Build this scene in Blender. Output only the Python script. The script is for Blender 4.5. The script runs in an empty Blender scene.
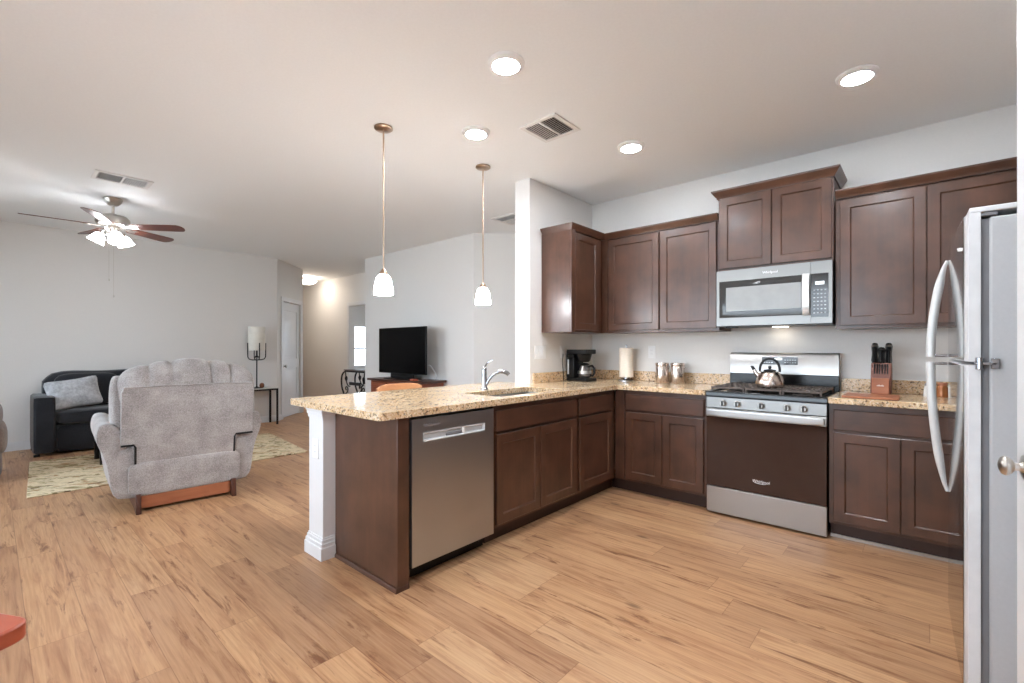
import bpy, bmesh, math, random
from mathutils import Vector, Matrix
random.seed(7)
S = bpy.context.scene
COL = S.collection
PI = math.pi
R = math.radians

# ------------------------------------------------------------------ camera, world, exposure
cam_d = bpy.data.cameras.new('camera')
cam = bpy.data.objects.new('camera', cam_d)
COL.objects.link(cam)
cam.location = (2.606, -4.2021, 1.2291)
cam.rotation_euler = (PI / 2, 0, 0.7266)
cam_d.sensor_width = 36
cam_d.lens = 463.08 / 1024 * 36
cam_d.shift_y = 6.53 / 1024
cam_d.clip_start = 0.02
S.camera = cam
S.view_settings.view_transform = 'Standard'
S.view_settings.look = 'None'
S.view_settings.gamma = 1
S.view_settings.use_curve_mapping = False
S.view_settings.exposure = 1.4
S.cycles.max_bounces = 10
S.cycles.diffuse_bounces = 6
S.cycles.glossy_bounces = 5
S.cycles.transparent_max_bounces = 8
S.cycles.sample_clamp_indirect = 6
S.cycles.caustics_reflective = False
S.cycles.caustics_refractive = False

W = bpy.data.worlds.new('world')
S.world = W
W.use_nodes = True
bg = W.node_tree.nodes['Background']
bg.inputs[0].default_value = (0.74, 0.87, 1.0, 1)
bg.inputs[1].default_value = 3.7


def portal(name, loc, rot, sx, sy):
    d = bpy.data.lights.new(name, 'AREA')
    d.shape = 'RECTANGLE'
    d.size, d.size_y = sx, sy
    d.cycles.is_portal = True
    o = bpy.data.objects.new(name, d)
    COL.objects.link(o)
    o.location, o.rotation_euler = loc, rot


portal('daylight_patio', (-3.4, -6.17, 1.2), (PI / 2, 0, 0), 2.6, 2.4)
portal('daylight_side', (-5.5, -5.25, 1.4), (PI / 2, 0, -PI / 2), 1.5, 1.8)
portal('daylight_dining', (0.37, -6.17, 1.44), (PI / 2, 0, 0), 3.4, 1.88)
portal('daylight_added_window', (-6.1, 3.78, 1.42), (-PI / 2, 0, 0), 1.8, 1.35)  # portal of the window added to light the study
portal('daylight_study', (-7.78, 2.3, 1.28), (PI / 2, 0, -PI / 2), 1.4, 1.06)

# ------------------------------------------------------------------ node helpers
def srgb(r, g, b):
    f = lambda c: (c / 255 / 12.92) if c / 255 <= 0.04045 else ((c / 255 + 0.055) / 1.055) ** 2.4
    return (f(r), f(g), f(b), 1)


def nmat(name):
    m = bpy.data.materials.new(name)
    m.use_nodes = True
    nt = m.node_tree
    return m, nt, nt.nodes['Principled BSDF']


def nd(nt, typ, props=None, **ins):
    n = nt.nodes.new(typ)
    for k, v in (props or {}).items():
        setattr(n, k, v)
    for k, v in ins.items():
        key = int(k[1:]) if k[0] == '_' and k[1:].isdigit() else k.replace('_', ' ')
        s = n.inputs[key]
        if isinstance(v, bpy.types.NodeSocket):
            nt.links.new(v, s)
        else:
            s.default_value = v
    return n


def math_(nt, op, a, b=None, c=None):
    n = nt.nodes.new('ShaderNodeMath')
    n.operation = op
    for i, v in enumerate((a, b, c)):
        if v is None:
            continue
        if isinstance(v, bpy.types.NodeSocket):
            nt.links.new(v, n.inputs[i])
        else:
            n.inputs[i].default_value = v
    return n.outputs[0]


def ramp(nt, fac, stops):
    n = nt.nodes.new('ShaderNodeValToRGB')
    nt.links.new(fac, n.inputs[0])
    el = n.color_ramp.elements
    while len(el) < len(stops):
        el.new(0.5)
    for e, (p, c) in zip(el, stops):
        e.position, e.color = p, c
    return n.outputs[0]


def mix(nt, fac, a, b, mode='MIX'):
    n = nt.nodes.new('ShaderNodeMix')
    n.data_type = 'RGBA'
    n.blend_type = mode
    for s, v in ((n.inputs[0], fac), (n.inputs[6], a), (n.inputs[7], b)):
        if isinstance(v, bpy.types.NodeSocket):
            nt.links.new(v, s)
        else:
            s.default_value = v
    return n.outputs[2]


def coords(nt, scale=(1, 1, 1), kind='Object'):
    t = nt.nodes.new('ShaderNodeTexCoord')
    mp = nd(nt, 'ShaderNodeMapping', Vector=t.outputs[kind])
    mp.inputs['Scale'].default_value = scale
    return mp.outputs[0]


def bump(nt, p, h, strength=0.2, dist=0.01):
    b = nd(nt, 'ShaderNodeBump', Height=h, Strength=strength, Distance=dist)
    nt.links.new(b.outputs[0], p.inputs['Normal'])


def plain(name, rgb, rough=0.5, metal=0.0, coat=0.0, nscale=0, namt=0.06, bmp=0.0, spec=None):
    m, nt, p = nmat(name)
    c = srgb(*rgb)
    p.inputs['Roughness'].default_value = rough
    p.inputs['Metallic'].default_value = metal
    p.inputs['Coat Weight'].default_value = coat
    if spec is not None:
        p.inputs['Specular IOR Level'].default_value = spec
    n = nd(nt, 'ShaderNodeTexNoise', Vector=coords(nt), Scale=nscale or 12, Detail=4.0)
    lo = tuple(x * (1 - namt) for x in c[:3]) + (1,)
    hi = tuple(min(1, x * (1 + namt)) for x in c[:3]) + (1,)
    nt.links.new(ramp(nt, n.outputs[0], [(0.3, lo), (0.7, hi)]), p.inputs['Base Color'])
    if bmp:
        bump(nt, p, n.outputs[0], bmp, 0.004)
    return m


def emis(name, rgb, strength):
    m, nt, p = nmat(name)
    p.inputs['Base Color'].default_value = srgb(240, 238, 232)
    p.inputs['Emission Color'].default_value = srgb(*rgb)
    p.inputs['Emission Strength'].default_value = strength
    return m


def wood(name, dark, light, rough=0.35, axis='z', scale=1.0, coat=0.0, grain=0.6):
    m, nt, p = nmat(name)
    sc = {'x': (2, 26, 26), 'y': (26, 2, 26), 'z': (26, 26, 2)}[axis]
    v = coords(nt, tuple(s * scale for s in sc))
    n = nd(nt, 'ShaderNodeTexNoise', Vector=v, Scale=1.0, Detail=6.0, Roughness=0.6, Distortion=0.4)
    v2 = coords(nt, (3, 3, 3))
    n2 = nd(nt, 'ShaderNodeTexNoise', Vector=v2, Scale=1.9, Detail=4.0)
    f = math_(nt, 'ADD', math_(nt, 'MULTIPLY', n.outputs[0], grain), math_(nt, 'MULTIPLY', n2.outputs[0], 1 - grain))
    nt.links.new(ramp(nt, f, [(0.32, srgb(*dark)), (0.68, srgb(*light))]), p.inputs['Base Color'])
    p.inputs['Roughness'].default_value = rough
    p.inputs['Coat Weight'].default_value = coat
    p.inputs['Coat Roughness'].default_value = 0.2
    bump(nt, p, n.outputs[0], 0.06, 0.002)
    return m


def steel(name, rgb, rough, axis='x', amt=0.05):
    m, nt, p = nmat(name)
    sc = {'x': (1.5, 350, 350), 'y': (350, 1.5, 350), 'z': (350, 350, 1.5)}[axis]
    n = nd(nt, 'ShaderNodeTexNoise', Vector=coords(nt, sc), Scale=1.0, Detail=3.0)
    p.inputs['Base Color'].default_value = srgb(*rgb)
    p.inputs['Metallic'].default_value = 1.0
    r = nd(nt, 'ShaderNodeMapRange', Value=n.outputs[0])
    r.inputs['To Min'].default_value = rough - amt
    r.inputs['To Max'].default_value = rough + amt
    nt.links.new(r.outputs[0], p.inputs['Roughness'])
    return m


def floor_mat():
    m, nt, p = nmat('oak_planks')
    t = nt.nodes.new('ShaderNodeTexCoord')
    sep = nd(nt, 'ShaderNodeSeparateXYZ', Vector=t.outputs['Object'])
    X, Y = sep.outputs[0], sep.outputs[1]
    pw, pl = 0.178, 1.22
    v = math_(nt, 'DIVIDE', math_(nt, 'ADD', Y, 0.05), pw)
    row = math_(nt, 'FLOOR', v)
    rr = nd(nt, 'ShaderNodeTexWhiteNoise', {'noise_dimensions': '1D'}, W=row)
    u = math_(nt, 'ADD', math_(nt, 'DIVIDE', X, pl), math_(nt, 'MULTIPLY', rr.outputs[0], 7.3))
    col = math_(nt, 'FLOOR', u)
    idv = nd(nt, 'ShaderNodeCombineXYZ', X=row, Y=col, Z=0.0)
    rid = nd(nt, 'ShaderNodeTexWhiteNoise', {'noise_dimensions': '2D'}, Vector=idv.outputs[0])
    off = math_(nt, 'MULTIPLY', rid.outputs[0], 37.0)
    # grain coordinates shifted for every plank
    g = nd(nt, 'ShaderNodeCombineXYZ', X=math_(nt, 'ADD', math_(nt, 'MULTIPLY', X, 1.3), off),
           Y=math_(nt, 'ADD', math_(nt, 'MULTIPLY', Y, 15.0), off), Z=off)
    n1 = nd(nt, 'ShaderNodeTexNoise', Vector=g.outputs[0], Scale=1.4, Detail=7.0, Roughness=0.62, Distortion=0.9)
    g2 = nd(nt, 'ShaderNodeCombineXYZ', X=math_(nt, 'ADD', math_(nt, 'MULTIPLY', X, 3.0), off),
            Y=math_(nt, 'ADD', math_(nt, 'MULTIPLY', Y, 90.0), off), Z=off)
    n2 = nd(nt, 'ShaderNodeTexNoise', Vector=g2.outputs[0], Scale=1.2, Detail=4.0, Roughness=0.6)
    g3 = nd(nt, 'ShaderNodeCombineXYZ', X=math_(nt, 'ADD', math_(nt, 'MULTIPLY', X, 1.5), off),
            Y=math_(nt, 'ADD', math_(nt, 'MULTIPLY', Y, 12.0), off), Z=off)
    n3 = nd(nt, 'ShaderNodeTexNoise', Vector=g3.outputs[0], Scale=1.7, Detail=7.0, Roughness=0.68, Distortion=0.7)
    base = ramp(nt, rid.outputs[0], [(0.0, srgb(178, 140, 108)), (0.3, srgb(194, 154, 118)), (0.55, srgb(202, 162, 124)),
                                     (0.8, srgb(206, 169, 132)), (1.0, srgb(186, 146, 112))])
    grain = ramp(nt, n1.outputs[0], [(0.28, srgb(186, 146, 116)), (0.5, srgb(246, 238, 230)), (0.75, srgb(255, 250, 240))])
    c = mix(nt, 0.75, base, grain, 'MULTIPLY')
    fine = ramp(nt, n2.outputs[0], [(0.35, srgb(222, 208, 192)), (0.6, srgb(255, 255, 255))])
    c = mix(nt, 0.6, c, fine, 'MULTIPLY')
    streak = ramp(nt, n3.outputs[0], [(0.0, (1, 1, 1, 1)), (0.34, (1, 1, 1, 1)), (0.435, (0, 0, 0, 1))])
    c = mix(nt, math_(nt, 'MULTIPLY', streak, 0.85), c, srgb(120, 72, 42))
    # knots
    kv = nd(nt, 'ShaderNodeCombineXYZ', X=math_(nt, 'MULTIPLY', X, 1.6), Y=math_(nt, 'MULTIPLY', Y, 4.0), Z=0.0)
    vo = nd(nt, 'ShaderNodeTexVoronoi', Vector=kv.outputs[0], Scale=1.0)
    kn = ramp(nt, vo.outputs['Distance'], [(0.0, (1, 1, 1, 1)), (0.045, (0.8, 0.8, 0.8, 1)), (0.10, (0, 0, 0, 1))])
    keep = math_(nt, 'GREATER_THAN', nd(nt, 'ShaderNodeSeparateColor', Color=vo.outputs['Color']).outputs[0], 0.45)
    c = mix(nt, math_(nt, 'MULTIPLY', math_(nt, 'MULTIPLY', kn, keep), 0.7), c, srgb(84, 54, 36))
    # plank joints
    fv = math_(nt, 'FRACT', v)
    fu = math_(nt, 'FRACT', u)
    jv = math_(nt, 'LESS_THAN', math_(nt, 'MINIMUM', fv, math_(nt, 'SUBTRACT', 1.0, fv)), 0.0085)
    ju = math_(nt, 'LESS_THAN', math_(nt, 'MINIMUM', fu, math_(nt, 'SUBTRACT', 1.0, fu)), 0.0012)
    j = math_(nt, 'MAXIMUM', jv, ju)
    c = mix(nt, math_(nt, 'MULTIPLY', j, 0.55), c, srgb(120, 78, 48))
    nt.links.new(c, p.inputs['Base Color'])
    rg = nd(nt, 'ShaderNodeMapRange', Value=n1.outputs[0])
    rg.inputs['To Min'].default_value = 0.36
    rg.inputs['To Max'].default_value = 0.5
    nt.links.new(rg.outputs[0], p.inputs['Roughness'])
    h = math_(nt, 'SUBTRACT', math_(nt, 'MULTIPLY', n2.outputs[0], 0.25), j)
    bump(nt, p, h, 0.12, 0.003)
    return m


def granite_mat():
    m, nt, p = nmat('granite')
    v = coords(nt)
    warp = nd(nt, 'ShaderNodeTexNoise', Vector=v, Scale=30.0, Detail=3.0)
    vv = nt.nodes.new('ShaderNodeVectorMath')
    vv.operation = 'MULTIPLY_ADD'
    nt.links.new(warp.outputs['Color'], vv.inputs[0])
    vv.inputs[1].default_value = (0.02, 0.02, 0.02)
    nt.links.new(v, vv.inputs[2])
    v1 = nd(nt, 'ShaderNodeTexVoronoi', Vector=vv.outputs[0], Scale=150.0)
    s1 = nd(nt, 'ShaderNodeSeparateColor', Color=v1.outputs['Color'])
    c = ramp(nt, s1.outputs[0], [(0.0, srgb(228, 206, 174)), (0.28, srgb(218, 190, 152)), (0.5, srgb(238, 228, 212)),
                                 (0.68, srgb(210, 174, 132)), (0.82, srgb(232, 216, 190)), (0.91, srgb(176, 142, 108)),
                                 (0.98, srgb(120, 98, 82))])
    v2 = nd(nt, 'ShaderNodeTexVoronoi', Vector=vv.outputs[0], Scale=85.0)
    s2 = nd(nt, 'ShaderNodeSeparateColor', Color=v2.outputs['Color'])
    sp = math_(nt, 'GREATER_THAN', s2.outputs[1], 0.925)
    c = mix(nt, math_(nt, 'MULTIPLY', sp, 0.62), c, srgb(92, 80, 72))
    n3 = nd(nt, 'ShaderNodeTexNoise', Vector=v, Scale=9.0, Detail=4.0, Roughness=0.6)
    c = mix(nt, 0.7, c, ramp(nt, n3.outputs[0], [(0.35, srgb(236, 216, 188)), (0.6, srgb(255, 249, 238))]), 'MULTIPLY')
    nt.links.new(c, p.inputs['Base Color'])
    p.inputs['Roughness'].default_value = 0.13
    return m


def fabric(name, lo, hi, scale=90, rough=0.95, bmp=0.35, sheen=0.3):
    m, nt, p = nmat(name)
    v = coords(nt)
    n = nd(nt, 'ShaderNodeTexNoise', Vector=v, Scale=float(scale), Detail=5.0, Roughness=0.7)
    n2 = nd(nt, 'ShaderNodeTexNoise', Vector=v, Scale=7.0, Detail=3.0)
    f = math_(nt, 'ADD', math_(nt, 'MULTIPLY', n.outputs[0], 0.65), math_(nt, 'MULTIPLY', n2.outputs[0], 0.35))
    nt.links.new(ramp(nt, f, [(0.36, srgb(*lo)), (0.64, srgb(*hi))]), p.inputs['Base Color'])
    p.inputs['Roughness'].default_value = rough
    p.inputs['Sheen Weight'].default_value = sheen
    p.inputs['Specular IOR Level'].default_value = 0.2
    bump(nt, p, n.outputs[0], bmp, 0.004)
    return m


def rug_mat():
    m, nt, p = nmat('leaf_rug')
    v = coords(nt, (1, 1, 1))
    base = nd(nt, 'ShaderNodeTexNoise', Vector=v, Scale=60.0, Detail=3.0)
    c = ramp(nt, base.outputs[0], [(0.3, srgb(214, 198, 164)), (0.7, srgb(234, 220, 190))])
    for sc, lo, colr, rot, seed in ((2.2, 0.60, (140, 122, 80), 0.95, 0), (2.8, 0.615, (104, 80, 54), 1.35, 3), (2.2, 0.61, (178, 138, 98), 1.15, 7),
                                    (2.6, 0.61, (150, 138, 96), 0.75, 11)):
        t = nt.nodes.new('ShaderNodeTexCoord')
        mp = nd(nt, 'ShaderNodeMapping', Vector=t.outputs['Object'])
        mp.vector_type = 'TEXTURE'
        mp.inputs['Rotation'].default_value = (0, 0, rot)
        mp.inputs['Scale'].default_value = (0.62, 0.19, 1)
        mp.inputs['Location'].default_value = (seed, seed * 1.7, 0)
        n = nd(nt, 'ShaderNodeTexNoise', Vector=mp.outputs[0], Scale=sc, Detail=2.0, Roughness=0.5, Distortion=1.6)
        f = ramp(nt, n.outputs[0], [(lo, (0, 0, 0, 1)), (lo + 0.03, (1, 1, 1, 1))])
        c = mix(nt, math_(nt, 'MULTIPLY', f, 0.85), c, srgb(*colr))
    nt.links.new(c, p.inputs['Base Color'])
    p.inputs['Roughness'].default_value = 1.0
    p.inputs['Specular IOR Level'].default_value = 0.1
    bump(nt, p, base.outputs[0], 0.4, 0.005)
    return m


def glass_pane_mat():
    m = bpy.data.materials.new('window_glass')
    m.use_nodes = True
    nt = m.node_tree
    nt.nodes.clear()
    out = nt.nodes.new('ShaderNodeOutputMaterial')
    tr = nt.nodes.new('ShaderNodeBsdfTransparent')
    gl = nd(nt, 'ShaderNodeBsdfGlossy', Roughness=0.02)
    fr = nd(nt, 'ShaderNodeFresnel', IOR=1.45)
    mx = nt.nodes.new('ShaderNodeMixShader')
    nt.links.new(fr.outputs[0], mx.inputs[0])
    nt.links.new(tr.outputs[0], mx.inputs[1])
    nt.links.new(gl.outputs[0], mx.inputs[2])
    nt.links.new(mx.outputs[0], out.inputs[0])
    return m


M = dict(
    wall=plain('wall_paint', (228, 226, 223), 0.85, nscale=90, namt=0.012, bmp=0.03),
    ceil=plain('ceiling_paint', (240, 241, 241), 0.9, nscale=70, namt=0.015, bmp=0.08),
    trim=plain('white_trim', (224, 224, 225), 0.35, nscale=30, namt=0.01),
    floor=floor_mat(), granite=granite_mat(),
    cab=wood('espresso_maple', (63, 40, 28), (93, 60, 44), 0.36, 'z', coat=0.4, grain=0.28),
    cabx=wood('espresso_maple_rail', (63, 40, 28), (93, 60, 44), 0.36, 'x', coat=0.4, grain=0.28),
    caby=wood('espresso_maple_cross', (63, 40, 28), (93, 60, 44), 0.36, 'y', coat=0.4, grain=0.28),
    kick=plain('dark_toe_kick', (60, 38, 30), 0.45, nscale=20),
    steel=steel('brushed_steel', (174, 172, 169), 0.32, 'x', 0.02),
    mwsteel=steel('microwave_steel', (134, 132, 129), 0.36, 'x', 0.02),
    steely=steel('brushed_steel_door', (176, 170, 164), 0.30, 'z'),
    dw=steel('dishwasher_steel', (178, 181, 186), 0.32, 'z', 0.015),
    mirror=steel('glossy_steel', (150, 148, 148), 0.07, 'z', 0.015),
    chrome=plain('chrome', (176, 177, 181), 0.1, 1.0),
    nickel=plain('brushed_nickel', (204, 199, 192), 0.3, 1.0),
    bronze=plain('champagne_bronze', (196, 172, 152), 0.28, 1.0),
    blackgl=plain('oven_glass_brown_reflection', (62, 42, 33), 0.06, spec=0.22),  # black glass; the floor's brown reflection is put into the base colour
    blackpl=plain('black_plastic', (14, 14, 15), 0.35, spec=0.3),
    enamel=plain('black_enamel', (16, 16, 17), 0.18),
    iron=plain('cast_iron', (92, 82, 76), 0.6, 0.2, nscale=60, namt=0.15),
    mwglass=plain('microwave_window', (150, 150, 148), 0.25, 0.0),
    mwdark=plain('microwave_dark_glass', (58, 57, 56), 0.1),
    disp=emis('lit_display', (190, 205, 215), 0.6),
    greyp=plain('grey_plastic', (196, 198, 200), 0.4),
    fridge=plain('fridge_grey_enamel', (198, 199, 201), 0.38, nscale=120, namt=0.02, bmp=0.02),
    fridgel=plain('fridge_door_edge', (228, 229, 231), 0.3),
    gasket=plain('grey_gasket', (128, 128, 132), 0.6),
    handle=plain('satin_handle', (222, 222, 220), 0.28, 0.12),
    recl=fabric('grey_chenille', (126, 120, 118), (184, 179, 177), 130),
    sofa=fabric('charcoal_fabric', (28, 29, 33), (46, 47, 52), 120, bmp=0.2),
    pillow=fabric('light_grey_fabric', (150, 152, 156), (196, 198, 202), 28, bmp=0.7),
    brown=fabric('taupe_upholstery', (98, 84, 78), (136, 120, 112), 50, bmp=0.2),
    rug=rug_mat(),
    cherry=wood('cherry_wood', (112, 54, 34), (150, 82, 52), 0.35, 'x'),
    cherryd=wood('dark_cherry', (62, 34, 26), (88, 50, 36), 0.35, 'x'),
    oak=wood('honey_oak', (168, 112, 74), (200, 144, 100), 0.4, 'y'),
    redwood=wood('reddish_wood', (158, 70, 48), (182, 92, 64), 0.3, 'x'),
    board=wood('acacia_wood', (142, 84, 56), (174, 110, 76), 0.45, 'x'),
    block=wood('knife_block_wood', (92, 48, 34), (124, 70, 50), 0.4, 'z'),
    fanwood=wood('fan_blade_cherry', (70, 36, 28), (104, 56, 42), 0.35, 'x'),
    darkmetal=plain('dark_metal', (34, 33, 34), 0.45, 0.6),
    stone=plain('pale_stone_top', (206, 206, 202), 0.3),
    lampcream=plain('cream_shade', (226, 222, 212), 0.7),
    paper=plain('paper_towel', (238, 226, 210), 0.95, nscale=80, namt=0.03, bmp=0.2),
    canister=steel('canister_steel', (214, 200, 190), 0.2, 'z', 0.02),
    copper=plain('amber_glass', (150, 92, 52), 0.2, 0.2),
    ceramic=plain('white_ceramic', (236, 234, 230), 0.25),
    carafe=plain('carafe_glass', (96, 92, 90), 0.06, 0.6),
    screen=plain('tv_screen', (4, 4, 5), 0.25, spec=0.08),
    white=plain('white_plastic', (238, 238, 238), 0.35),
    lens=emis('can_light_lens', (240, 247, 255), 112.0),
    pend=emis('pendant_glass', (249, 251, 255), 27.0),
    fanglass=emis('fan_glass', (250, 251, 255), 12.0),
    task=emis('cooktop_lamp', (255, 240, 220), 5.0),
    bowl=emis('hall_bowl_glass', (255, 240, 224), 8.0),
    vent=plain('vent_white', (226, 224, 222), 0.5),
    ventd=plain('vent_shadow', (70, 68, 68), 0.8),
    glass=glass_pane_mat(),
    blind=plain('blind_white', (232, 230, 226), 0.8),
    bounce_ground=plain('pale_bounce_ground', (205, 202, 196), 1.0, nscale=3, namt=0.06),  # unseen ground, made pale to bounce daylight up to the ceiling
    decor=plain('brown_ornament', (112, 66, 42), 0.4),
    wicker=plain('tan_wood', (176, 134, 96), 0.6),
)


# ------------------------------------------------------------------ mesh helpers
class MB:
    def __init__(self):
        self.bm = bmesh.new()

    def face(self, vs, mi=0):
        try:
            f = self.bm.faces.new(vs)
            f.material_index = mi
            return f
        except ValueError:
            return None

    def v(self, p):
        return self.bm.verts.new(p)

    def box(self, x0, x1, y0, y1, z0, z1, mi=0, mat=None):
        ps = [(x0, y0, z0), (x1, y0, z0), (x1, y1, z0), (x0, y1, z0), (x0, y0, z1), (x1, y0, z1), (x1, y1, z1), (x0, y1, z1)]
        if mat is not None:
            ps = [mat @ Vector(p) for p in ps]
        v = [self.v(p) for p in ps]
        for q in ((0, 3, 2, 1), (4, 5, 6, 7), (0, 1, 5, 4), (1, 2, 6, 5), (2, 3, 7, 6), (3, 0, 4, 7)):
            self.face([v[i] for i in q], mi)
        return self

    def cbox(self, c, s, mi=0, mat=None):
        h = [a / 2 for a in s]
        return self.box(c[0] - h[0], c[0] + h[0], c[1] - h[1], c[1] + h[1], c[2] - h[2], c[2] + h[2], mi, mat)

    def rings(self, rings, closed=True, cap0=True, cap1=True, mi=0):
        vr = [[self.v(p) for p in r] for r in rings]
        n = len(vr[0])
        for a, b in zip(vr, vr[1:]):
            for i in range(n if closed else n - 1):
                j = (i + 1) % n
                self.face([a[i], a[j], b[j], b[i]], mi)
        if cap0 and n > 2:
            self.face(list(reversed(vr[0])), mi)
        if cap1 and n > 2:
            self.face(vr[-1], mi)
        return self

    def lathe(self, prof, c=(0, 0, 0), n=24, axis='z', mi=0, cap=True, mat=None):
        rs = []
        for r, h in prof:
            r = max(r, 1e-4)
            ring = []
            for i in range(n):
                a = 2 * PI * i / n
                if axis == 'z':
                    p = Vector((r * math.cos(a), r * math.sin(a), h))
                elif axis == 'x':
                    p = Vector((h, r * math.cos(a), r * math.sin(a)))
                else:
                    p = Vector((r * math.sin(a), h, r * math.cos(a)))
                if mat is not None:
                    p = mat @ p
                ring.append(p + Vector(c))
            rs.append(ring)
        return self.rings(rs, True, cap, cap, mi)

    def tube(self, pts, r, n=10, mi=0, close=False):
        pts = [Vector(p) for p in pts]
        rad = r if isinstance(r, (list, tuple)) else [r] * len(pts)
        rs = []
        ref = None
        for i, p in enumerate(pts):
            if close:
                t = (pts[(i + 1) % len(pts)] - pts[i - 1]).normalized()
            else:
                t = (pts[min(i + 1, len(pts) - 1)] - pts[max(i - 1, 0)]).normalized()
            if ref is None:
                ref = Vector((0, 0, 1)) if abs(t.z) < 0.9 else Vector((1, 0, 0))
            a = (ref - t * ref.dot(t)).normalized()
            b = t.cross(a)
            ref = a
            rs.append([p + (a * math.cos(2 * PI * k / n) + b * math.sin(2 * PI * k / n)) * rad[i] for k in range(n)])
        if close:
            rs.append(rs[0])
            return self.rings(rs, True, False, False, mi)
        return self.rings(rs, True, True, True, mi)

    def prism(self, poly, a0, a1, axis='z', mi=0, holes=()):
        def P(q, h):
            if axis == 'z':
                return (q[0], q[1], h)
            if axis == 'y':
                return (q[0], h, q[1])
            return (h, q[0], q[1])
        tmp = bmesh.new()
        for loop in (poly,) + tuple(holes):
            vs = [tmp.verts.new(P(q, a0)) for q in loop]
            for i in range(len(vs)):
                tmp.edges.new((vs[i], vs[(i + 1) % len(vs)]))
        if holes:
            bmesh.ops.triangle_fill(tmp, use_beauty=True, edges=tmp.edges[:])
        else:
            tmp.faces.new(tmp.verts[:])
        ext = bmesh.ops.extrude_face_region(tmp, geom=tmp.faces[:])
        d = {'z': Vector((0, 0, a1 - a0)), 'y': Vector((0, a1 - a0, 0)), 'x': Vector((a1 - a0, 0, 0))}[axis]
        for g in ext['geom']:
            if isinstance(g, bmesh.types.BMVert):
                g.co += d
        bmesh.ops.recalc_face_normals(tmp, faces=tmp.faces[:])
        mp = {v: self.v(v.co) for v in tmp.verts}
        for f in tmp.faces:
            self.face([mp[v] for v in f.verts], mi)
        tmp.free()
        return self

    def sweep(self, path, prof, closed=False, mi=0):
        """path: plan points; prof: (out, z) pairs, out measured to the right of the travel direction"""
        n = len(path)
        rs = []
        P = [Vector((p[0], p[1])) for p in path]
        for i in range(n):
            d0 = (P[i] - P[i - 1]).normalized() if (i > 0 or closed) else None
            d1 = (P[(i + 1) % n] - P[i]).normalized() if (i < n - 1 or closed) else None
            d0 = d0 or d1
            d1 = d1 or d0
            n0, n1 = Vector((d0.y, -d0.x)), Vector((d1.y, -d1.x))
            m = (n0 + n1).normalized()
            k = 1 / max(0.3, m.dot(n0))
            rs.append([(P[i].x + m.x * o * k, P[i].y + m.y * o * k, z) for o, z in prof])
        if closed:
            rs.append(rs[0])
        return self.rings(rs, True, not closed, not closed, mi)

    def soft(self, c, h, e=4.0, n=10, mat=None, fn=None, mi=0):
        """rounded, padded box: a superellipsoid on a cube grid"""
        grid = {}

        def vert(p):
            key = (round(p[0], 5), round(p[1], 5), round(p[2], 5))
            if key not in grid:
                q = Vector(p)
                l = (abs(q.x) ** e + abs(q.y) ** e + abs(q.z) ** e) ** (1 / e)
                q = q / l
                q = Vector((q.x * h[0], q.y * h[1], q.z * h[2]))
                if fn:
                    q = fn(q)
                if mat is not None:
                    q = mat @ q
                grid[key] = self.v(q + Vector(c))
            return grid[key]
        t = [math.tan((-1 + 2 * i / n) * PI / 4) for i in range(n + 1)]
        for ax in range(3):
            for sg in (-1, 1):
                for i in range(n):
                    for j in range(n):
                        quad = []
                        for a, b in ((i, j), (i + 1, j), (i + 1, j + 1), (i, j + 1)):
                            p = [0, 0, 0]
                            p[ax], p[(ax + 1) % 3], p[(ax + 2) % 3] = sg, t[a], t[b]
                            quad.append(vert(p))
                        if sg < 0:
                            quad.reverse()
                        self.face(quad, mi)
        return self

    def shaker(self, O, U, N, w, h, t=0.02, stile=0.057, rec=0.009, slope=0.007, mi=0):
        """cabinet door: O lower-left corner of the back, U along the width, N outwards"""
        O, U, N = Vector(O), Vector(U), Vector(N)
        Z = Vector((0, 0, 1))

        def ring(i, d):
            return [O + U * a + Z * b + N * d for a, b in ((i, i), (w - i, i), (w - i, h - i), (i, h - i))]
        ch = 0.0025
        if stile:
            rs = [ring(0, 0), ring(0, t - ch), ring(ch, t), ring(stile, t), ring(stile + slope, t - rec)]
        else:
            rs = [ring(0, 0), ring(0, t - ch * 1.6), ring(ch * 1.6, t)]
        self.rings(rs)
        bmesh.ops.recalc_face_normals(self.bm, faces=self.bm.faces[:])
        return self

    def xf(self, m):
        bmesh.ops.transform(self.bm, matrix=m, verts=self.bm.verts[:])
        return self

    def build(self, name, mat, parent=None, bevel=0, local=False, angle=35, seg=2, fixn=True):
        bm = self.bm
        if fixn:
            bmesh.ops.recalc_face_normals(bm, faces=bm.faces[:])
        me = bpy.data.meshes.new(name)
        o = bpy.data.objects.new(name, me)
        COL.objects.link(o)
        if parent is not None:
            o.parent = parent
            if not local:
                bm.transform(WM[parent.name].inverted())
                WM[o.name] = WM[parent.name].copy()
            else:
                WM[o.name] = WM[parent.name].copy()
        else:
            if not local:
                xs = [v.co for v in bm.verts]
                c = Vector(((min(v.x for v in xs) + max(v.x for v in xs)) / 2, (min(v.y for v in xs) + max(v.y for v in xs)) / 2, min(v.z for v in xs)))
                bm.transform(Matrix.Translation(-c))
                o.location = c
                WM[o.name] = Matrix.Translation(c)
            else:
                WM[o.name] = Matrix.Identity(4)
        bm.to_mesh(me)
        bm.free()
        for m in (mat if isinstance(mat, (list, tuple)) else [mat]):
            me.materials.append(m)
        me.polygons.foreach_set('use_smooth', [True] * len(me.polygons))
        me.set_sharp_from_angle(angle=R(angle))
        if bevel:
            b = o.modifiers.new('bevel', 'BEVEL')
            b.width, b.segments, b.limit_method, b.angle_limit = bevel, seg, 'ANGLE', R(40)
            b.harden_normals = False
        return o


WM = {}


def tag(o, label, cat, group=None, kind=None):
    o['label'], o['category'] = label, cat
    if group:
        o['group'] = group
    if kind:
        o['kind'] = kind
    return o


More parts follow.
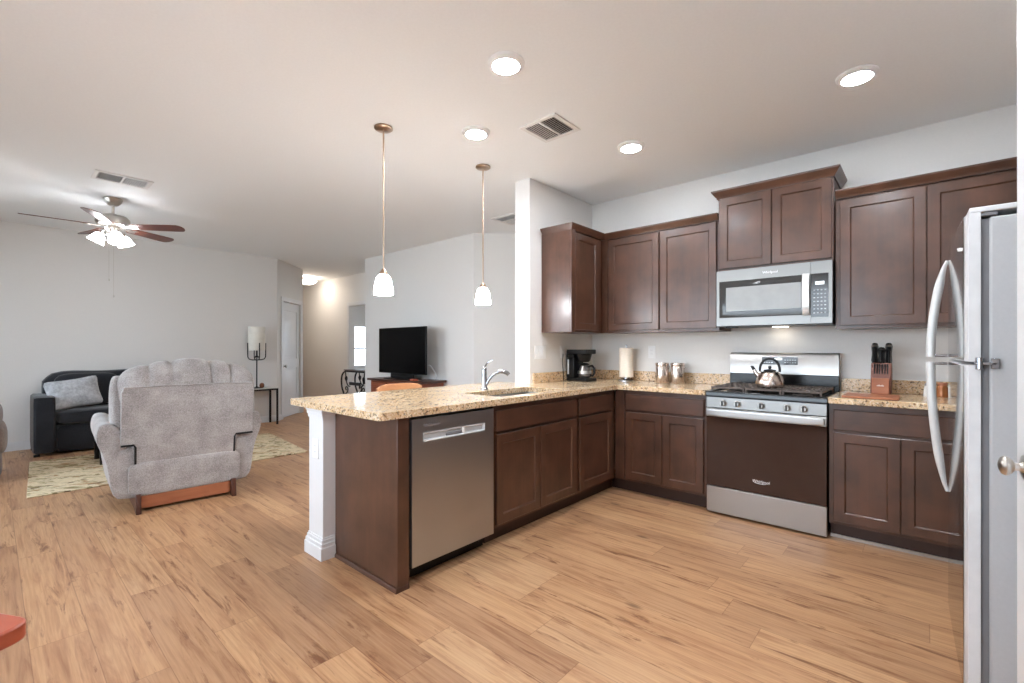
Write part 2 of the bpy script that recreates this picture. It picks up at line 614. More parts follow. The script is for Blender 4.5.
def thing(name, label, cat, loc=(0, 0, 0), rz=0.0, group=None):
    o = bpy.data.objects.new(name, None)
    COL.objects.link(o)
    o.empty_display_size = 0.1
    o.location, o.rotation_euler = loc, (0, 0, rz)
    WM[o.name] = Matrix.Translation(loc) @ Matrix.Rotation(rz, 4, 'Z')
    return tag(o, label, cat, group)


def children(o):
    return [c for c in bpy.data.objects if c.parent == o]


def dup(root, loc, label, rz=None):
    r = root.copy()
    COL.objects.link(r)
    r.location = loc
    if rz is not None:
        r.rotation_euler = (0, 0, rz)
    r['label'] = label
    for ch in children(root):
        c = ch.copy()
        COL.objects.link(c)
        c.parent = r
        for g in children(ch):
            d = g.copy()
            COL.objects.link(d)
            d.parent = c
    return r


def struct(name, mb, mat, bevel=0):
    o = mb.build(name, mat, None, bevel)
    o['kind'] = 'structure'
    return o


def text(body, name, mat, parent, loc, rot, size, extr=0.0004):
    cu = bpy.data.curves.new(name, 'FONT')
    cu.body = body
    cu.size = size
    cu.extrude = extr
    cu.align_x, cu.align_y = 'CENTER', 'CENTER'
    cu.materials.append(mat)
    tmp = bpy.data.objects.new(name + '_curve', cu)
    o = bpy.data.objects.new(name, bpy.data.meshes.new_from_object(tmp))
    bpy.data.objects.remove(tmp)
    COL.objects.link(o)
    o.parent = parent
    mw = WM[parent.name].inverted() @ (Matrix.Translation(loc) @ rot.to_4x4())
    o.matrix_basis = mw
    return o


# ------------------------------------------------------------------ room shell
H = 2.735
XW = -5.53
struct('floor', MB().box(-9.5, 3.9, -6.4, 4.0, -0.1, 0), M['floor'])
struct('ceiling', MB().box(-9.5, 3.9, -6.4, 4.0, H, H + 0.1), M['ceil'])


def wall(name, p0, p1, t, openings=(), z1=H, mat='wall', z0=0.0):
    """wall from p0 to p1, thickened to the left of the travel direction; openings (u0,u1,z0,z1)"""
    p0, p1 = Vector((p0[0], p0[1], 0)), Vector((p1[0], p1[1], 0))
    L = (p1 - p0).length
    a = math.atan2(p1.y - p0.y, p1.x - p0.x)
    mt = Matrix.Translation(p0) @ Matrix.Rotation(a, 4, 'Z')
    mb = MB()
    u = 0.0
    for (a0, a1, b0, b1) in sorted(openings):
        mb.box(u, a0, 0, t, z0, z1, 0, mt)
        if b0 > z0 + 1e-3:
            mb.box(a0, a1, 0, t, z0, b0, 0, mt)
        if b1 < z1 - 1e-3:
            mb.box(a0, a1, 0, t, b1, z1, 0, mt)
        u = a1
    mb.box(u, L, 0, t, z0, z1, 0, mt)
    return struct(name, mb, M[mat])


DG0, DG1 = (XW, -1.0), (-6.31, -0.22)
wall('wall_left', (XW, -1.0), (XW, -6.2), -0.12, [(3.5, 5.0, 0.5, 2.3)])
wall('wall_diagonal', DG0, DG1, 0.12, [(0.21, 0.97, 0, 2.04)])
wall('wall_closet_back', (-5.65, -0.85 - 0.45), (-6.9, -0.35), 0.05)
wall('wall_hall_near', (-6.31, -0.22), (-9.3, -0.22), 0.12)
wall('wall_hall_end', (-9.3, -0.34), (-9.3, 0.87), 0.12)
wall('wall_hall', (-9.3, 0.75), (-4.42, 0.75), 0.12, [(2.98, 3.88, 0, 2.10)])
wall('wall_hall_return', (-4.45, 0.12), (-4.45, 0.75), -0.12)
wall('wall_tv', (-4.45, 0.0), (-1.80, 0.0), 0.12)
wall('wall_alcove', (-1.80, 0.0), (-0.80, 1.0), 0.12)
wall('wall_alcove_back', (-0.80, 1.0), (-0.169, 1.0), 0.12)
struct('wall_stub', MB().box(-0.169, 0.0, -1.035, 1.0, 0, H), M['wall'])
wall('wall_back', (0.0, 0.0), (3.55, 0.0), 0.12)
wall('wall_right', (3.55, 0.12), (3.55, -2.16), 0.12)
wall('wall_niche', (3.55, -2.08), (2.95, -2.08), 0.10)
wall('wall_entry', (2.95, -2.10), (2.95, -6.2), 0.12, [(0.90, 1.66, 0, 2.46)])
wall('wall_pantry_back', (3.55, -2.2), (3.55, -4.0), 0.08)
wall('wall_pantry_side', (3.63, -3.95), (2.95 + .12, -3.95), -0.08)
wall('wall_rear', (XW, -6.2), (3.07, -6.2), -0.12, [(0.85, 3.4, 0.03, 2.38), (4.2, 7.6, 0.5, 2.38)])
wall('wall_study_left', (-7.8, 0.87), (-7.8, 3.9), 0.12, [(0.73, 2.13, 0.75, 1.81)])
wall('wall_study_back', (-7.8, 3.8), (-4.3, 3.8), 0.12, [(0.8, 2.6, 0.75, 2.1)])
wall('wall_study_right', (-4.5, 3.8), (-4.5, 0.87), 0.12)
struct('ground', MB().box(-30, 25, -30, 30, -0.35, -0.15), M['bounce_ground'])

# baseboards
BB = [(0, 0.0), (0.016, 0.0), (0.016, 0.075), (0.012, 0.088), (0.006, 0.10), (0, 0.105)]


def base(name, path):
    return struct(name, MB().sweep(path, BB), M['trim'])


base('baseboard_left', [(XW, -6.2), (XW, -1.0), (XW - 0.1, -0.9)])
base('baseboard_hall', [(-9.3, 0.75), (-6.40, 0.75)])
base('baseboard_tv', [(-4.45, 0.74), (-4.45, 0.0), (-1.80, 0.0), (-0.81, 0.99)])
base('baseboard_diagonal', [(-6.31 + 0.02, -0.22 - 0.02), (-6.31, -0.22), (-9.2, -0.22)])
base('baseboard_stub', [(-0.169, 0.9), (-0.169, -1.0)])
base('baseboard_hall_end', [(-9.3, -0.2), (-9.3, 0.7)])
base('baseboard_rear', [(2.95, -6.2), (-2.1, -6.2)])
base('baseboard_entry', [(2.95, -3.85), (2.95, -6.18)])


def frame_boxes(mb, u0, u1, z0, z1, w, d0, d1, mt, bottom=True):
    mb.box(u0, u0 + w, d0, d1, z0, z1, 0, mt)
    mb.box(u1 - w, u1, d0, d1, z0, z1, 0, mt)
    mb.box(u0 + w, u1 - w, d0, d1, z1 - w, z1, 0, mt)
    if bottom:
        mb.box(u0 + w, u1 - w, d0, d1, z0, z0 + w, 0, mt)
    return mb


def window(n, p0, ang, w, z0, z1, mull=(), rail=None, blind=0.0, casing=True):
    """window in a wall: local x along the wall, +y out of the room"""
    mt = Matrix.Translation((p0[0], p0[1], 0)) @ Matrix.Rotation(ang, 4, 'Z')
    o = struct('window_%d' % n, frame_boxes(MB(), 0, w, z0, z1, 0.05, 0.03, 0.10, mt), M['trim'], 0.004)
    mb = MB()
    for u in mull:
        mb.box(u - 0.025, u + 0.025, 0.045, 0.085, z0 + 0.05, z1 - 0.05, 0, mt)
    if rail:
        mb.box(0.05, w - 0.05, 0.045, 0.085, rail - 0.02, rail + 0.02, 0, mt)
    if mull or rail:
        mb.build('sash', M['trim'], o)
    MB().box(0.05, w - 0.05, 0.062, 0.068, z0 + 0.05, z1 - 0.05, 0, mt).build('pane', M['glass'], o)
    if blind:
        MB().box(0.02, w - 0.02, 0.0, 0.03, z1 - blind, z1, 0, mt).build('blind', M['blind'], o)
    return o


window(1, (XW + 3.4, -6.2), PI, 2.55, 0.03, 2.38, mull=(1.275,))
window(2, (XW + 7.6, -6.2), PI, 3.40, 0.50, 2.38, mull=(1.133, 2.267), rail=1.44)
window(4, (XW, -6.0), PI / 2, 1.5, 0.5, 2.3, mull=(0.75,), rail=1.4)
window(5, (-7.0, 3.8), 0, 1.8, 0.75, 2.10, mull=(0.9,), rail=1.4)  # unseen window added to brighten the study
window(3, (-7.8, 1.60), PI / 2, 1.4, 0.75, 1.81, mull=(0.7,), rail=1.22, blind=0.06)


# doors of the setting
def panel_slab(w, h, t, panels, mt, knobside=None):
    """slab lying along local x, faces at y=0 and y=t, with sunk panels (u0,u1,z0,z1) on the y=0 side"""
    mb = MB()
    us = sorted({0, w} | {p[0] for p in panels} | {p[1] for p in panels})
    zs = sorted({0, h} | {p[2] for p in panels} | {p[3] for p in panels})
    inside = lambda a, b: any(p[0] <= a < p[1] and p[2] <= b < p[3] for p in panels)
    mb.box(0, w, 0.010, t, 0.0, h, 0, mt)
    for u0, u1 in zip(us, us[1:]):
        for z0, z1 in zip(zs, zs[1:]):
            if not inside((u0 + u1) / 2, (z0 + z1) / 2):
                mb.box(u0, u1, 0, 0.0105, z0, z1, 0, mt)
    for p in panels:
        a = 0.03
        r = lambda i, d: [mt @ Vector((u, d, z)) for u, z in ((p[0] + i, p[2] + i), (p[1] - i, p[2] + i), (p[1] - i, p[3] - i), (p[0] + i, p[3] - i))]
        mb.rings([r(0, 0.0105), r(0.012, 0.0095), r(a, 0.0095), r(a + 0.02, 0.004)], True, False, True)
    return mb


def knob_prof(s=1.0):
    return [(0.033 * s, 0), (0.033 * s, 0.006), (0.016 * s, 0.010), (0.011 * s, 0.018), (0.011 * s, 0.030), (0.020 * s, 0.036),
            (0.0265 * s, 0.046), (0.027 * s, 0.054), (0.022 * s, 0.062), (0.012 * s, 0.067), (0.001, 0.068)]


a_dg = math.atan2(0.78, -0.78)
mt = Matrix.Translation((DG0[0], DG0[1], 0)) @ Matrix.Rotation(a_dg, 4, 'Z')
md = mt @ Matrix.Translation((0.215, 0.02, 0.012))
d1 = struct('door_1', panel_slab(0.75, 2.02, 0.04, [(0.11, 0.64, 0.22, 0.86), (0.11, 0.64, 1.02, 1.88)], md), M['trim'])
mb = MB()
mb.box(0.13, 0.205, -0.018, -0.0005, 0.0, 2.115, 0, mt)
mb.box(0.975, 1.05, -0.018, -0.0005, 0.0, 2.115, 0, mt)
mb.box(0.205, 0.975, -0.018, -0.0005, 2.045, 2.115, 0, mt)
mb.build('door_casing', M['trim'], d1, 0.005)
mb = MB().lathe(knob_prof(), (0, 0, 0), 16, 'y')
mb.xf(md @ Matrix.Translation((0.065, 0, 0.90)) @ Matrix.Rotation(PI, 4, 'X'))
mb.build('knob', M['nickel'], d1)

# doorway trim of the study opening
mb = MB()
for x0, x1 in ((-6.39, -6.315), (-5.425, -5.35)):
    mb.box(x0, x1, 0.732, 0.7495, 0.0, 2.175)
mb.box(-6.315, -5.425, 0.732, 0.7495, 2.10, 2.175)
struct('trim_1', mb, M['trim'], 0.004)

# white door beside the camera, folded back against the entry wall
DR = Matrix.Translation((2.966, -2.995, 0)) @ Matrix.Rotation(math.atan2(0.755, -0.125), 4, 'Z')
dr = struct('door_2', panel_slab(0.765, 2.43, 0.035, [(0.12, 0.645, 0.2, 1.0), (0.12, 0.645, 1.15, 2.28)],
                                 DR @ Matrix.Translation((0, 0.035, 0.012)) @ Matrix.Scale(-1, 4, (0, 1, 0))), M['trim'])
mb = MB().lathe([(r, h * .8) for r, h in knob_prof()], (0, 0, 0), 28, 'y')
mb.xf(DR @ Matrix.Translation((0.70, 0.035, 0.90)))
mb.build('knob', M['nickel'], dr)

# ------------------------------------------------------------------ kitchen: countertop with splash
def arc(cx, cy, r, a0, a1, n=6):
    return [(cx + r * math.cos(R(a0 + (a1 - a0) * i / n)), cy + r * math.sin(R(a0 + (a1 - a0) * i / n))) for i in range(n + 1)]


ct = thing('granite_countertop', 'speckled tan granite countertop wrapping the corner and the peninsula with the sink', 'countertop', (0.3, -1.8, 0.876))
outer = ([(0.004, -0.002), (0.004, -1.04), (-0.30, -1.04)] + arc(-0.33, -1.07, 0.03, 90, 180) + arc(-0.33, -2.935, 0.03, 180, 270) +
         arc(0.625, -2.935, 0.03, 270, 360) + [(0.655, -0.655), (1.384, -0.655), (1.384, -0.002)])
rc = 0.04
hole = (arc(0.20 + rc, -2.02 + rc, rc, 180, 270, 4) + arc(0.56 - rc, -2.02 + rc, rc, 270, 360, 4) +
        arc(0.56 - rc, -1.30 - rc, rc, 0, 90, 4) + arc(0.20 + rc, -1.30 - rc, rc, 90, 180, 4))
MB().prism(outer, 0.876, 0.914, 'z', 0, (hole,)).build('worktop', M['granite'], ct, 0.004, angle=50)
MB().prism([(0.003, -0.003), (1.384, -0.003), (1.384, -0.023), (0.023, -0.023), (0.023, -1.0), (0.003, -1.0)], 0.9145, 1.006).build('backsplash', M['granite'], ct, 0.003)

cr = thing('granite_countertop', 'short tan granite countertop right of the range with knife block on it', 'countertop', (2.85, -0.3, 0.876))
MB().prism([(2.150, -0.655), (3.545, -0.655), (3.545, -0.002), (2.150, -0.002)], 0.876, 0.914).build('worktop', M['granite'], cr, 0.004)
MB().prism([(2.150, -0.003), (3.545, -0.003), (3.545, -0.023), (2.150, -0.023)], 0.9145, 1.006).build('backsplash', M['granite'], cr, 0.003)

# sink below the worktop
sk = thing('kitchen_sink', 'double bowl steel sink set into the peninsula countertop', 'sink', (0.38, -1.66, 0.70))


for (y0, y1) in ((-2.025, -1.675), (-1.655, -1.295)):
    mb = MB()
    x0, x1 = 0.195, 0.565
    q = lambda i, z: [(x, y, z) for x, y in (arc(x0 + .05, y0 + .05, .05 - i, 180, 270, 4) + arc(x1 - .05, y0 + .05, .05 - i, 270, 360, 4) +
                                             arc(x1 - .05, y1 - .05, .05 - i, 0, 90, 4) + arc(x0 + .05, y1 - .05, .05 - i, 90, 180, 4))]
    mb.rings([q(-.006, 0.69), q(-.006, 0.875), q(0, 0.875), q(0.004, 0.73), q(0.02, 0.705), q(0.049, 0.70)])
    b = mb.build('bowl', M['steel'], sk)
    MB().lathe([(0.0, 0.7025), (0.03, 0.7025), (0.042, 0.705), (0.045, 0.702)], ((x0 + x1) / 2, (y0 + y1) / 2, 0), 20).build('drain', M['chrome'], b)

fx, fy = 0.135, -1.735
fc = thing('kitchen_faucet', 'chrome single lever faucet with arched pull out spout behind the sink', 'faucet', (fx, fy, 0.914))
MB().lathe([(0.0, .9145), (.030, .9145), (.030, .922), (.024, .930), (.0205, .945), (.019, 1.02), (.0195, 1.05), (.018, 1.075), (.012, 1.088), (.001, 1.09)],
           (fx, fy, 0), 20).build('body', M['chrome'], fc)
sp = [(0.014, 0.95), (0.03, 0.985), (0.055, 1.018), (0.085, 1.042), (0.115, 1.053), (0.145, 1.052), (0.17, 1.042), (0.185, 1.028)]
dx, dy = 0.80, 0.60
MB().tube([(fx + a * dx, fy + a * dy, z) for a, z in sp], [.012, .012, .012, .013, .015, .0165, .0165, .014], 12).build('spout', M['chrome'], fc)
MB().tube([(fx + .003, fy, 1.083), (fx + .012, fy + .01, 1.11), (fx + .03, fy + .022, 1.128), (fx + .055, fy + .035, 1.138)], [.008, .006, .0055, .005], 8).build('lever', M['chrome'], fc)

# white column ending the peninsula's half wall
pc = thing('peninsula_half_wall', 'white painted half wall with moulded column holding up the peninsula bar', 'half wall', (-0.09, -2.0, 0))
MB().box(-0.169, -0.002, -2.835, -1.04, 0, 0.875).build('wall_panel', M['wall'], pc)
MB().box(-0.176, -0.001, -2.922, -2.836, 0, 0.875).build('column', M['trim'], pc, 0.003)
sq = [(-0.176, -2.836), (-0.176, -2.922), (-0.001, -2.922), (-0.001, -2.851)]
sqc = [(-0.176, -1.05), (-0.176, -2.922), (-0.001, -2.922), (-0.001, -2.853)]
# travel direction keeps "right" pointing out of the column
MB().sweep(sqc, [(o, z) for o, z in [(0, 0.0), (0.020, 0.0), (0.020, 0.070), (0.015, 0.074), (0.015, 0.092), (0.009, 0.096), (0.009, 0.112), (0.004, 0.116), (0.004, 0.124), (0, 0.126)]]).build('base_moulding', M['trim'], pc)
MB().sweep(sq, [(o, z) for o, z in [(0, 0.815), (0.005, 0.816), (0.005, 0.835), (0.010, 0.838), (0.010, 0.856), (0.015, 0.860), (0.015, 0.8745), (0, 0.8745)]]).build('cap_moulding', M['trim'], pc)


def plate(name, label, cat, O, U, N, w, h, holes, group=None):
    """wall plate centred at O; holes: list of (u, kind)"""
    O, U, N = Vector(O), Vector(U), Vector(N)
    Rm = Matrix((U, N, Vector((0, 0, 1)))).transposed().to_4x4()
    mt = Matrix.Translation(O) @ Rm
    t = thing(name, label, cat, O - Vector((0, 0, h / 2)), 0, group)
    MB().box(-w / 2, w / 2, 0.0005, 0.006, -h / 2, h / 2, 0, mt).build('cover_plate', M['white'], t, 0.002)
    for u, kind in holes:
        if kind == 's':
            mb = MB().box(u - .0165, u + .0165, 0.006, 0.0085, -.033, .033, 0, mt)
            mb.build('rocker', M['white'], t, 0.0012)
        else:
            mb = MB()
            mb.box(u - .0165, u + .0165, 0.006, 0.0085, -.034, .034, 0, mt)
            for zc in (-.018, .018):
                for du in (-.006, .006):
                    mb.box(u + du - .001, u + du + .001, 0.0084, 0.009, zc - .004, zc + .004, 1, mt)
            mb.build('socket', [M['white'], M['gasket']], t)
    return t


plate('wall_switch', 'white triple rocker light switch on the stub wall beside the peninsula', 'light switch', (0, -0.885, 1.19), (0, 1, 0), (1, 0, 0), 0.165, 0.12, [(-.046, 's'), (0, 's'), (.046, 's')])
plate('power_outlet', 'white outlet on the side wall behind the black coffee maker', 'outlet', (0, -0.545, 1.19), (0, 1, 0), (1, 0, 0), 0.072, 0.118, [(0, 'o')])
plate('power_outlet', 'white outlet above the splash between paper towel and steel canisters', 'outlet', (0.663, 0, 1.19), (-1, 0, 0), (0, -1, 0), 0.072, 0.118, [(0, 'o')])
plate('power_outlet', 'white outlet on the face of the white peninsula column', 'outlet', (-0.085, -2.922, 0.635), (-1, 0, 0), (0, -1, 0), 0.072, 0.118, [(0, 'o')])

# ------------------------------------------------------------------ base cabinets
X3, Y3 = Vector((1, 0, 0)), Vector((0, 1, 0))
ZB, ZD0, ZD1, ZR0, ZR1 = 0.105, 0.128, 0.690, 0.708, 0.838


def drawer_y(par, name, x0, x1, z0, z1):      # fronts on the range wall (facing -y)
    MB().shaker((x0, -0.611, z0), (1, 0, 0), (0, -1, 0), x1 - x0, z1 - z0, 0.02, 0).build(name, M['cabx'], par)


def door_y(par, x0, x1, z0, z1, y=-0.611):
    MB().shaker((x0, y, z0), (1, 0, 0), (0, -1, 0), x1 - x0, z1 - z0).build('door', M['cab'], par)


def drawer_x(par, name, y0, y1, z0, z1):      # fronts on the peninsula (facing +x)
    MB().shaker((0.611, y0, z0), (0, 1, 0), (1, 0, 0), y1 - y0, z1 - z0, 0.02, 0).build(name, M['caby'], par)


def door_x(par, y0, y1, z0, z1, x=0.611):
    MB().shaker((x, y0, z0), (0, 1, 0), (1, 0, 0), y1 - y0, z1 - z0).build('door', M['cab'], par)


c1 = thing('base_cabinet', 'dark brown base cabinet left of the range, two doors under one wide drawer', 'cabinet', (1.0, -0.3, 0))
MB().box(0.62, 1.384, -0.61, -0.004, ZB, 0.8755).build('body', M['cab'], c1, 0.001)
MB().box(0.62, 0.705, -0.627, -0.6102, ZB + .01, 0.8755).build('filler', M['cab'], c1, 0.001)
MB().box(0.54, 1.384, -0.54, -0.01, 0, ZB).build('toe_kick', M['kick'], c1)
drawer_y(c1, 'drawer', 0.716, 1.366, ZR0, ZR1)
door_y(c1, 0.716, 1.037, ZD0, ZD1)
door_y(c1, 1.041, 1.362, ZD0, ZD1)

c2 = thing('base_cabinet', 'narrow dark brown peninsula cabinet in the inner corner with one door', 'cabinet', (0.3, -0.9, 0))
MB().box(0.004, 0.61, -1.222, -0.62, ZB, 0.8755).build('body', M['cab'], c2, 0.001)
MB().box(0.01, 0.54, -1.222, -0.545, 0, ZB).build('toe_kick', M['kick'], c2)
drawer_x(c2, 'drawer', -1.197, -0.698, ZR0, ZR1)
door_x(c2, -1.193, -0.698, ZD0, ZD1)

c3 = thing('sink_cabinet', 'dark brown peninsula cabinet under the sink with two doors', 'cabinet', (0.3, -1.68, 0))
mb = MB()
mb.box(0.004, 0.61, -2.138, -2.12, ZB, 0.8755)
mb.box(0.004, 0.61, -1.244, -1.226, ZB, 0.8755)
mb.box(0.004, 0.02, -2.12, -1.244, ZB, 0.8755)
mb.box(0.02, 0.61, -2.12, -1.244, ZB, 0.125)
mb.box(0.592, 0.61, -2.12, -1.244, 0.125, 0.8755)
mb.build('body', M['cab'], c3)
MB().box(0.01, 0.54, -2.138, -1.226, 0, ZB).build('toe_kick', M['kick'], c3)
drawer_x(c3, 'false_drawer', -2.122, -1.240, ZR0, ZR1)
door_x(c3, -2.118, -1.682, ZD0, ZD1)
door_x(c3, -1.676, -1.240, ZD0, ZD1)

c4 = thing('peninsula_end_panel', 'dark brown end panel and post closing the peninsula beside the dishwasher', 'cabinet panel', (0.3, -2.84, 0))
MB().box(0.004, 0.628, -2.848, -2.832, 0, 0.8755).build('panel', M['cab'], c4, 0.001)
MB().box(0.56, 0.634, -2.8475, -2.776, 0, 0.8755).build('corner_post', M['cab'], c4, 0.002)
MB().sweep([(0.02, -2.855), (0.635, -2.855), (0.635, -2.78)], [(-0.012, 0), (0.006, 0), (0.006, 0.012), (0.001, 0.022), (-0.012, 0.026)]).build('shoe_moulding', M['cab'], c4)

c5 = thing('base_cabinet', 'dark brown base cabinet between the range and the fridge corner', 'cabinet', (2.6, -0.3, 0))
MB().box(2.150, 2.86, -0.61, -0.004, ZB, 0.8755).build('body', M['cab'], c5, 0.001)
MB().box(2.150, 2.86, -0.54, -0.01, 0, ZB).build('toe_kick', M['kick'], c5)
MB().box(2.150, 2.86, -0.552, -0.5405, 0, 0.018).build('shoe_strip', M['nickel'], c5)
drawer_y(c5, 'drawer', 2.176, 2.836, ZR0, ZR1)
door_y(c5, 2.176, 2.503, ZD0, ZD1)
door_y(c5, 2.508, 2.836, ZD0, ZD1)
c6 = thing('base_cabinet', 'dark brown corner base cabinet hidden behind the fridge door', 'cabinet', (3.2, -0.3, 0))
MB().box(2.863, 3.545, -0.61, -0.004, ZB, 0.8755).build('body', M['cab'], c6, 0.001)
MB().box(2.863, 3.545, -0.54, -0.01, 0, ZB).build('toe_kick', M['kick'], c6)
door_y(c6, 2.885, 3.52, ZD0, ZR1)

# ------------------------------------------------------------------ wall cabinets
CROWN = [(-0.012, 0), (0.004, 0), (0.006, 0.008), (0.016, 0.020), (0.030, 0.040), (0.034, 0.046), (0.034, 0.054), (-0.012, 0.054)]


def crown(par, path, z, k=1.0):
    MB().sweep(path, [(o * k if o > 0 else o, z + h * k) for o, h in CROWN]).build('crown_moulding', M['cabx'], par)


u1 = thing('wall_cabinet', 'dark brown wall cabinet on the stub wall above the coffee maker', 'cabinet', (0.16, -0.6, 1.37))
MB().box(0.003, 0.31, -0.868, -0.34, 1.37, 2.262).build('body', M['cab'], u1, 0.001)
MB().shaker((0.311, -0.80, 1.392), (0, 1, 0), (1, 0, 0), 0.385, 0.85).build('door', M['cab'], u1)
MB().box(0.311, 0.331, -0.868, -0.806, 1.37, 2.262).build('stile', M['cab'], u1, 0.001)
crown(u1, [(0.01, -0.864), (0.325, -0.864), (0.325, -0.33)], 2.255)
u2 = thing('wall_cabinet', 'dark brown corner wall cabinet with two doors left of the microwave', 'cabinet', (0.8, -0.16, 1.37))
MB().box(0.004, 1.378, -0.31, -0.003, 1.37, 2.262).build('body', M['cab'], u2, 0.001)
MB().box(0.335, 0.372, -0.326, -0.3105, 1.37, 2.262).build('filler', M['cab'], u2, 0.001)
MB().shaker((0.380, -0.311, 1.392), (1, 0, 0), (0, -1, 0), 0.496, 0.85).build('door', M['cab'], u2)
MB().shaker((0.890, -0.311, 1.392), (1, 0, 0), (0, -1, 0), 0.470, 0.85).build('door', M['cab'], u2)
crown(u2, [(0.327, -0.325), (1.376, -0.325)], 2.255)

u3 = thing('wall_cabinet', 'taller brown wall cabinet with two doors and crown above the microwave', 'cabinet', (1.76, -0.17, 1.84))
MB().box(1.385, 2.143, -0.345, -0.003, 1.832, 2.42).build('body', M['cab'], u3, 0.001)
MB().shaker((1.395, -0.346, 1.852), (1, 0, 0), (0, -1, 0), 0.366, 0.555).build('door', M['cab'], u3)
MB().shaker((1.767, -0.346, 1.852), (1, 0, 0), (0, -1, 0), 0.366, 0.555).build('door', M['cab'], u3)
crown(u3, [(1.381, -0.01), (1.381, -0.362), (2.147, -0.362), (2.147, -0.01)], 2.408, 1.15)

u4 = thing('wall_cabinet', 'dark brown wall cabinet right of the microwave above the knife block', 'cabinet', (2.5, -0.16, 1.36))
MB().box(2.150, 3.1, -0.31, -0.003, 1.362, 2.262).build('body', M['cab'], u4, 0.001)
MB().shaker((2.176, -0.311, 1.384), (1, 0, 0), (0, -1, 0), 0.443, 0.858).build('door', M['cab'], u4)
MB().shaker((2.624, -0.311, 1.384), (1, 0, 0), (0, -1, 0), 0.443, 0.858).build('door', M['cab'], u4)
crown(u4, [(2.152, -0.325), (3.095, -0.325)], 2.255)
u5 = thing('wall_cabinet', 'dark brown wall cabinet at the right edge behind the fridge top', 'cabinet', (3.3, -0.16, 1.36))
MB().box(3.103, 3.545, -0.31, -0.003, 1.362, 2.262).build('body', M['cab'], u5, 0.001)
MB().shaker((3.11, -0.311, 1.384), (1, 0, 0), (0, -1, 0), 0.42, 0.858).build('door', M['cab'], u5)
crown(u5, [(3.098, -0.325), (3.54, -0.325)], 2.255)

# ------------------------------------------------------------------ dishwasher
dwt = thing('dishwasher', 'stainless steel dishwasher with pocket handle in the peninsula', 'dishwasher', (0.3, -2.466, 0))
MB().box(0.03, 0.60, -2.768, -2.164, 0.09, 0.870).build('tub', M['blackpl'], dwt)
MB().box(0.03, 0.55, -2.768, -2.164, 0.0, 0.09).build('toe_kick', M['blackpl'], dwt)
mb = MB()
dy0, dy1, dz0, dz1 = -2.768, -2.166, 0.098, 0.860
py0, py1, pz0, pz1 = -2.699, -2.240, 0.736, 0.784
for a in ((dy0, dy1, dz0, pz0), (dy0, dy1, pz1, dz1), (dy0, py0, pz0, pz1), (py1, dy1, pz0, pz1)):
    mb.box(0.601, 0.646, *a)
d_ = mb.build('door', M['dw'], dwt)
mb = MB()
q = lambda i, x: [(x, y, z) for y, z in ((py0 + i, pz0 + i), (py1 - i, pz0 + i), (py1 - i, pz1 - i), (py0 + i, pz1 - i))]
mb.rings([q(-.001, .6465), q(.004, .6475), q(.007, .644), q(.012, .634)], True, False, True)
h_ = mb.build('pocket_handle', M['greyp'], d_)
MB().box(0.634, 0.642, -2.535, -2.420, 0.746, 0.762).build('latch', M['gasket'], d_, 0.003)
MB().box(0.634, 0.6465, -2.418, -2.400, 0.742, 0.782).build('control_light', M['white'], d_, 0.002)
RX = Matrix(((0, 0, 1), (1, 0, 0), (0, 1, 0)))          # text on a face that looks along +x
RY = Matrix(((1, 0, 0), (0, 0, -1), (0, 1, 0)))         # text on a face that looks along -y
text('Whirlpool', 'logo', M['gasket'], d_, Vector((0.6463, -2.64, 0.822)), RX, 0.026)

# ------------------------------------------------------------------ range
RX0, RX1 = 1.390, 2.145
rg = thing('gas_range', 'stainless steel gas range with black glass oven door', 'range', ((RX0 + RX1) / 2, -0.33, 0))
MB().box(RX0 + .004, RX1 - .004, -0.615, -0.02, 0.03, 0.895).build('body', M['enamel'], rg, 0.003)
for x in (RX0 + .05, RX1 - .05):
    for y in (-0.57, -0.07):
        MB().lathe([(.018, 0), (.018, .008), (.01, .009), (.01, .035)], (x, y, 0), 12).build('foot', M['blackpl'], rg)
MB().box(RX0 + .002, RX1 - .002, -0.644, -0.6155, 0.016, 0.207).build('storage_drawer', M['steel'], rg, 0.004)
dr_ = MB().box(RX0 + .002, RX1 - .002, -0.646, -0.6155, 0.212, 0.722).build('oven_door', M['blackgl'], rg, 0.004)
mb = MB().box(RX0 + .002, RX1 - .002, -0.652, -0.6155, 0.7235, 0.786)
mb.build('door_rail', M['steel'], dr_, 0.003)
hb = MB()
hb.soft(((RX0 + RX1) / 2, -0.674, 0.755), ((RX1 - RX0) / 2 - .012, 0.012, 0.028), 9, 10)
for x in (RX0 + .06, RX1 - .06):
    hb.box(x - .018, x + .018, -0.672, -0.6515, 0.745, 0.765)
hb.build('handle', M['steel'], dr_)
text('Whirlpool', 'logo', M['white'], dr_, Vector((1.762, -0.6465, 0.298)), RY, 0.026)
mb = MB()
mb.tube([(1.762 + .052 * math.cos(R(a)), -0.6466, 0.299 + .016 * math.sin(R(a))) for a in range(140, 330, 10)], [.0004 + .0016 * math.sin(PI * i / 18) for i in range(19)], 6)
mb.build('logo_swirl', M['white'], dr_)
mb = MB()
mb.prism([(-0.6155, 0.790), (-0.650, 0.790), (-0.646, 0.868), (-0.6155, 0.868)], RX0 + .002, RX1 - .002, 'x')
mb.build('control_panel', M['mwsteel'], rg, 0.002)
for x in (1.514, 1.609, 1.764, 1.921, 2.018):
    k = MB().lathe([(.001, 0), (.024, 0), (.024, -.006), (.019, -.008), (.017, -.030), (.015, -.033), (.001, -.033)], (x, -0.6485, 0.828), 20, 'y').build('knob', M['steel'], rg)
    MB().box(x - .0045, x + .0045, -0.690, -0.6815, 0.811, 0.845).build('knob_grip', M['blackpl'], k, 0.002)
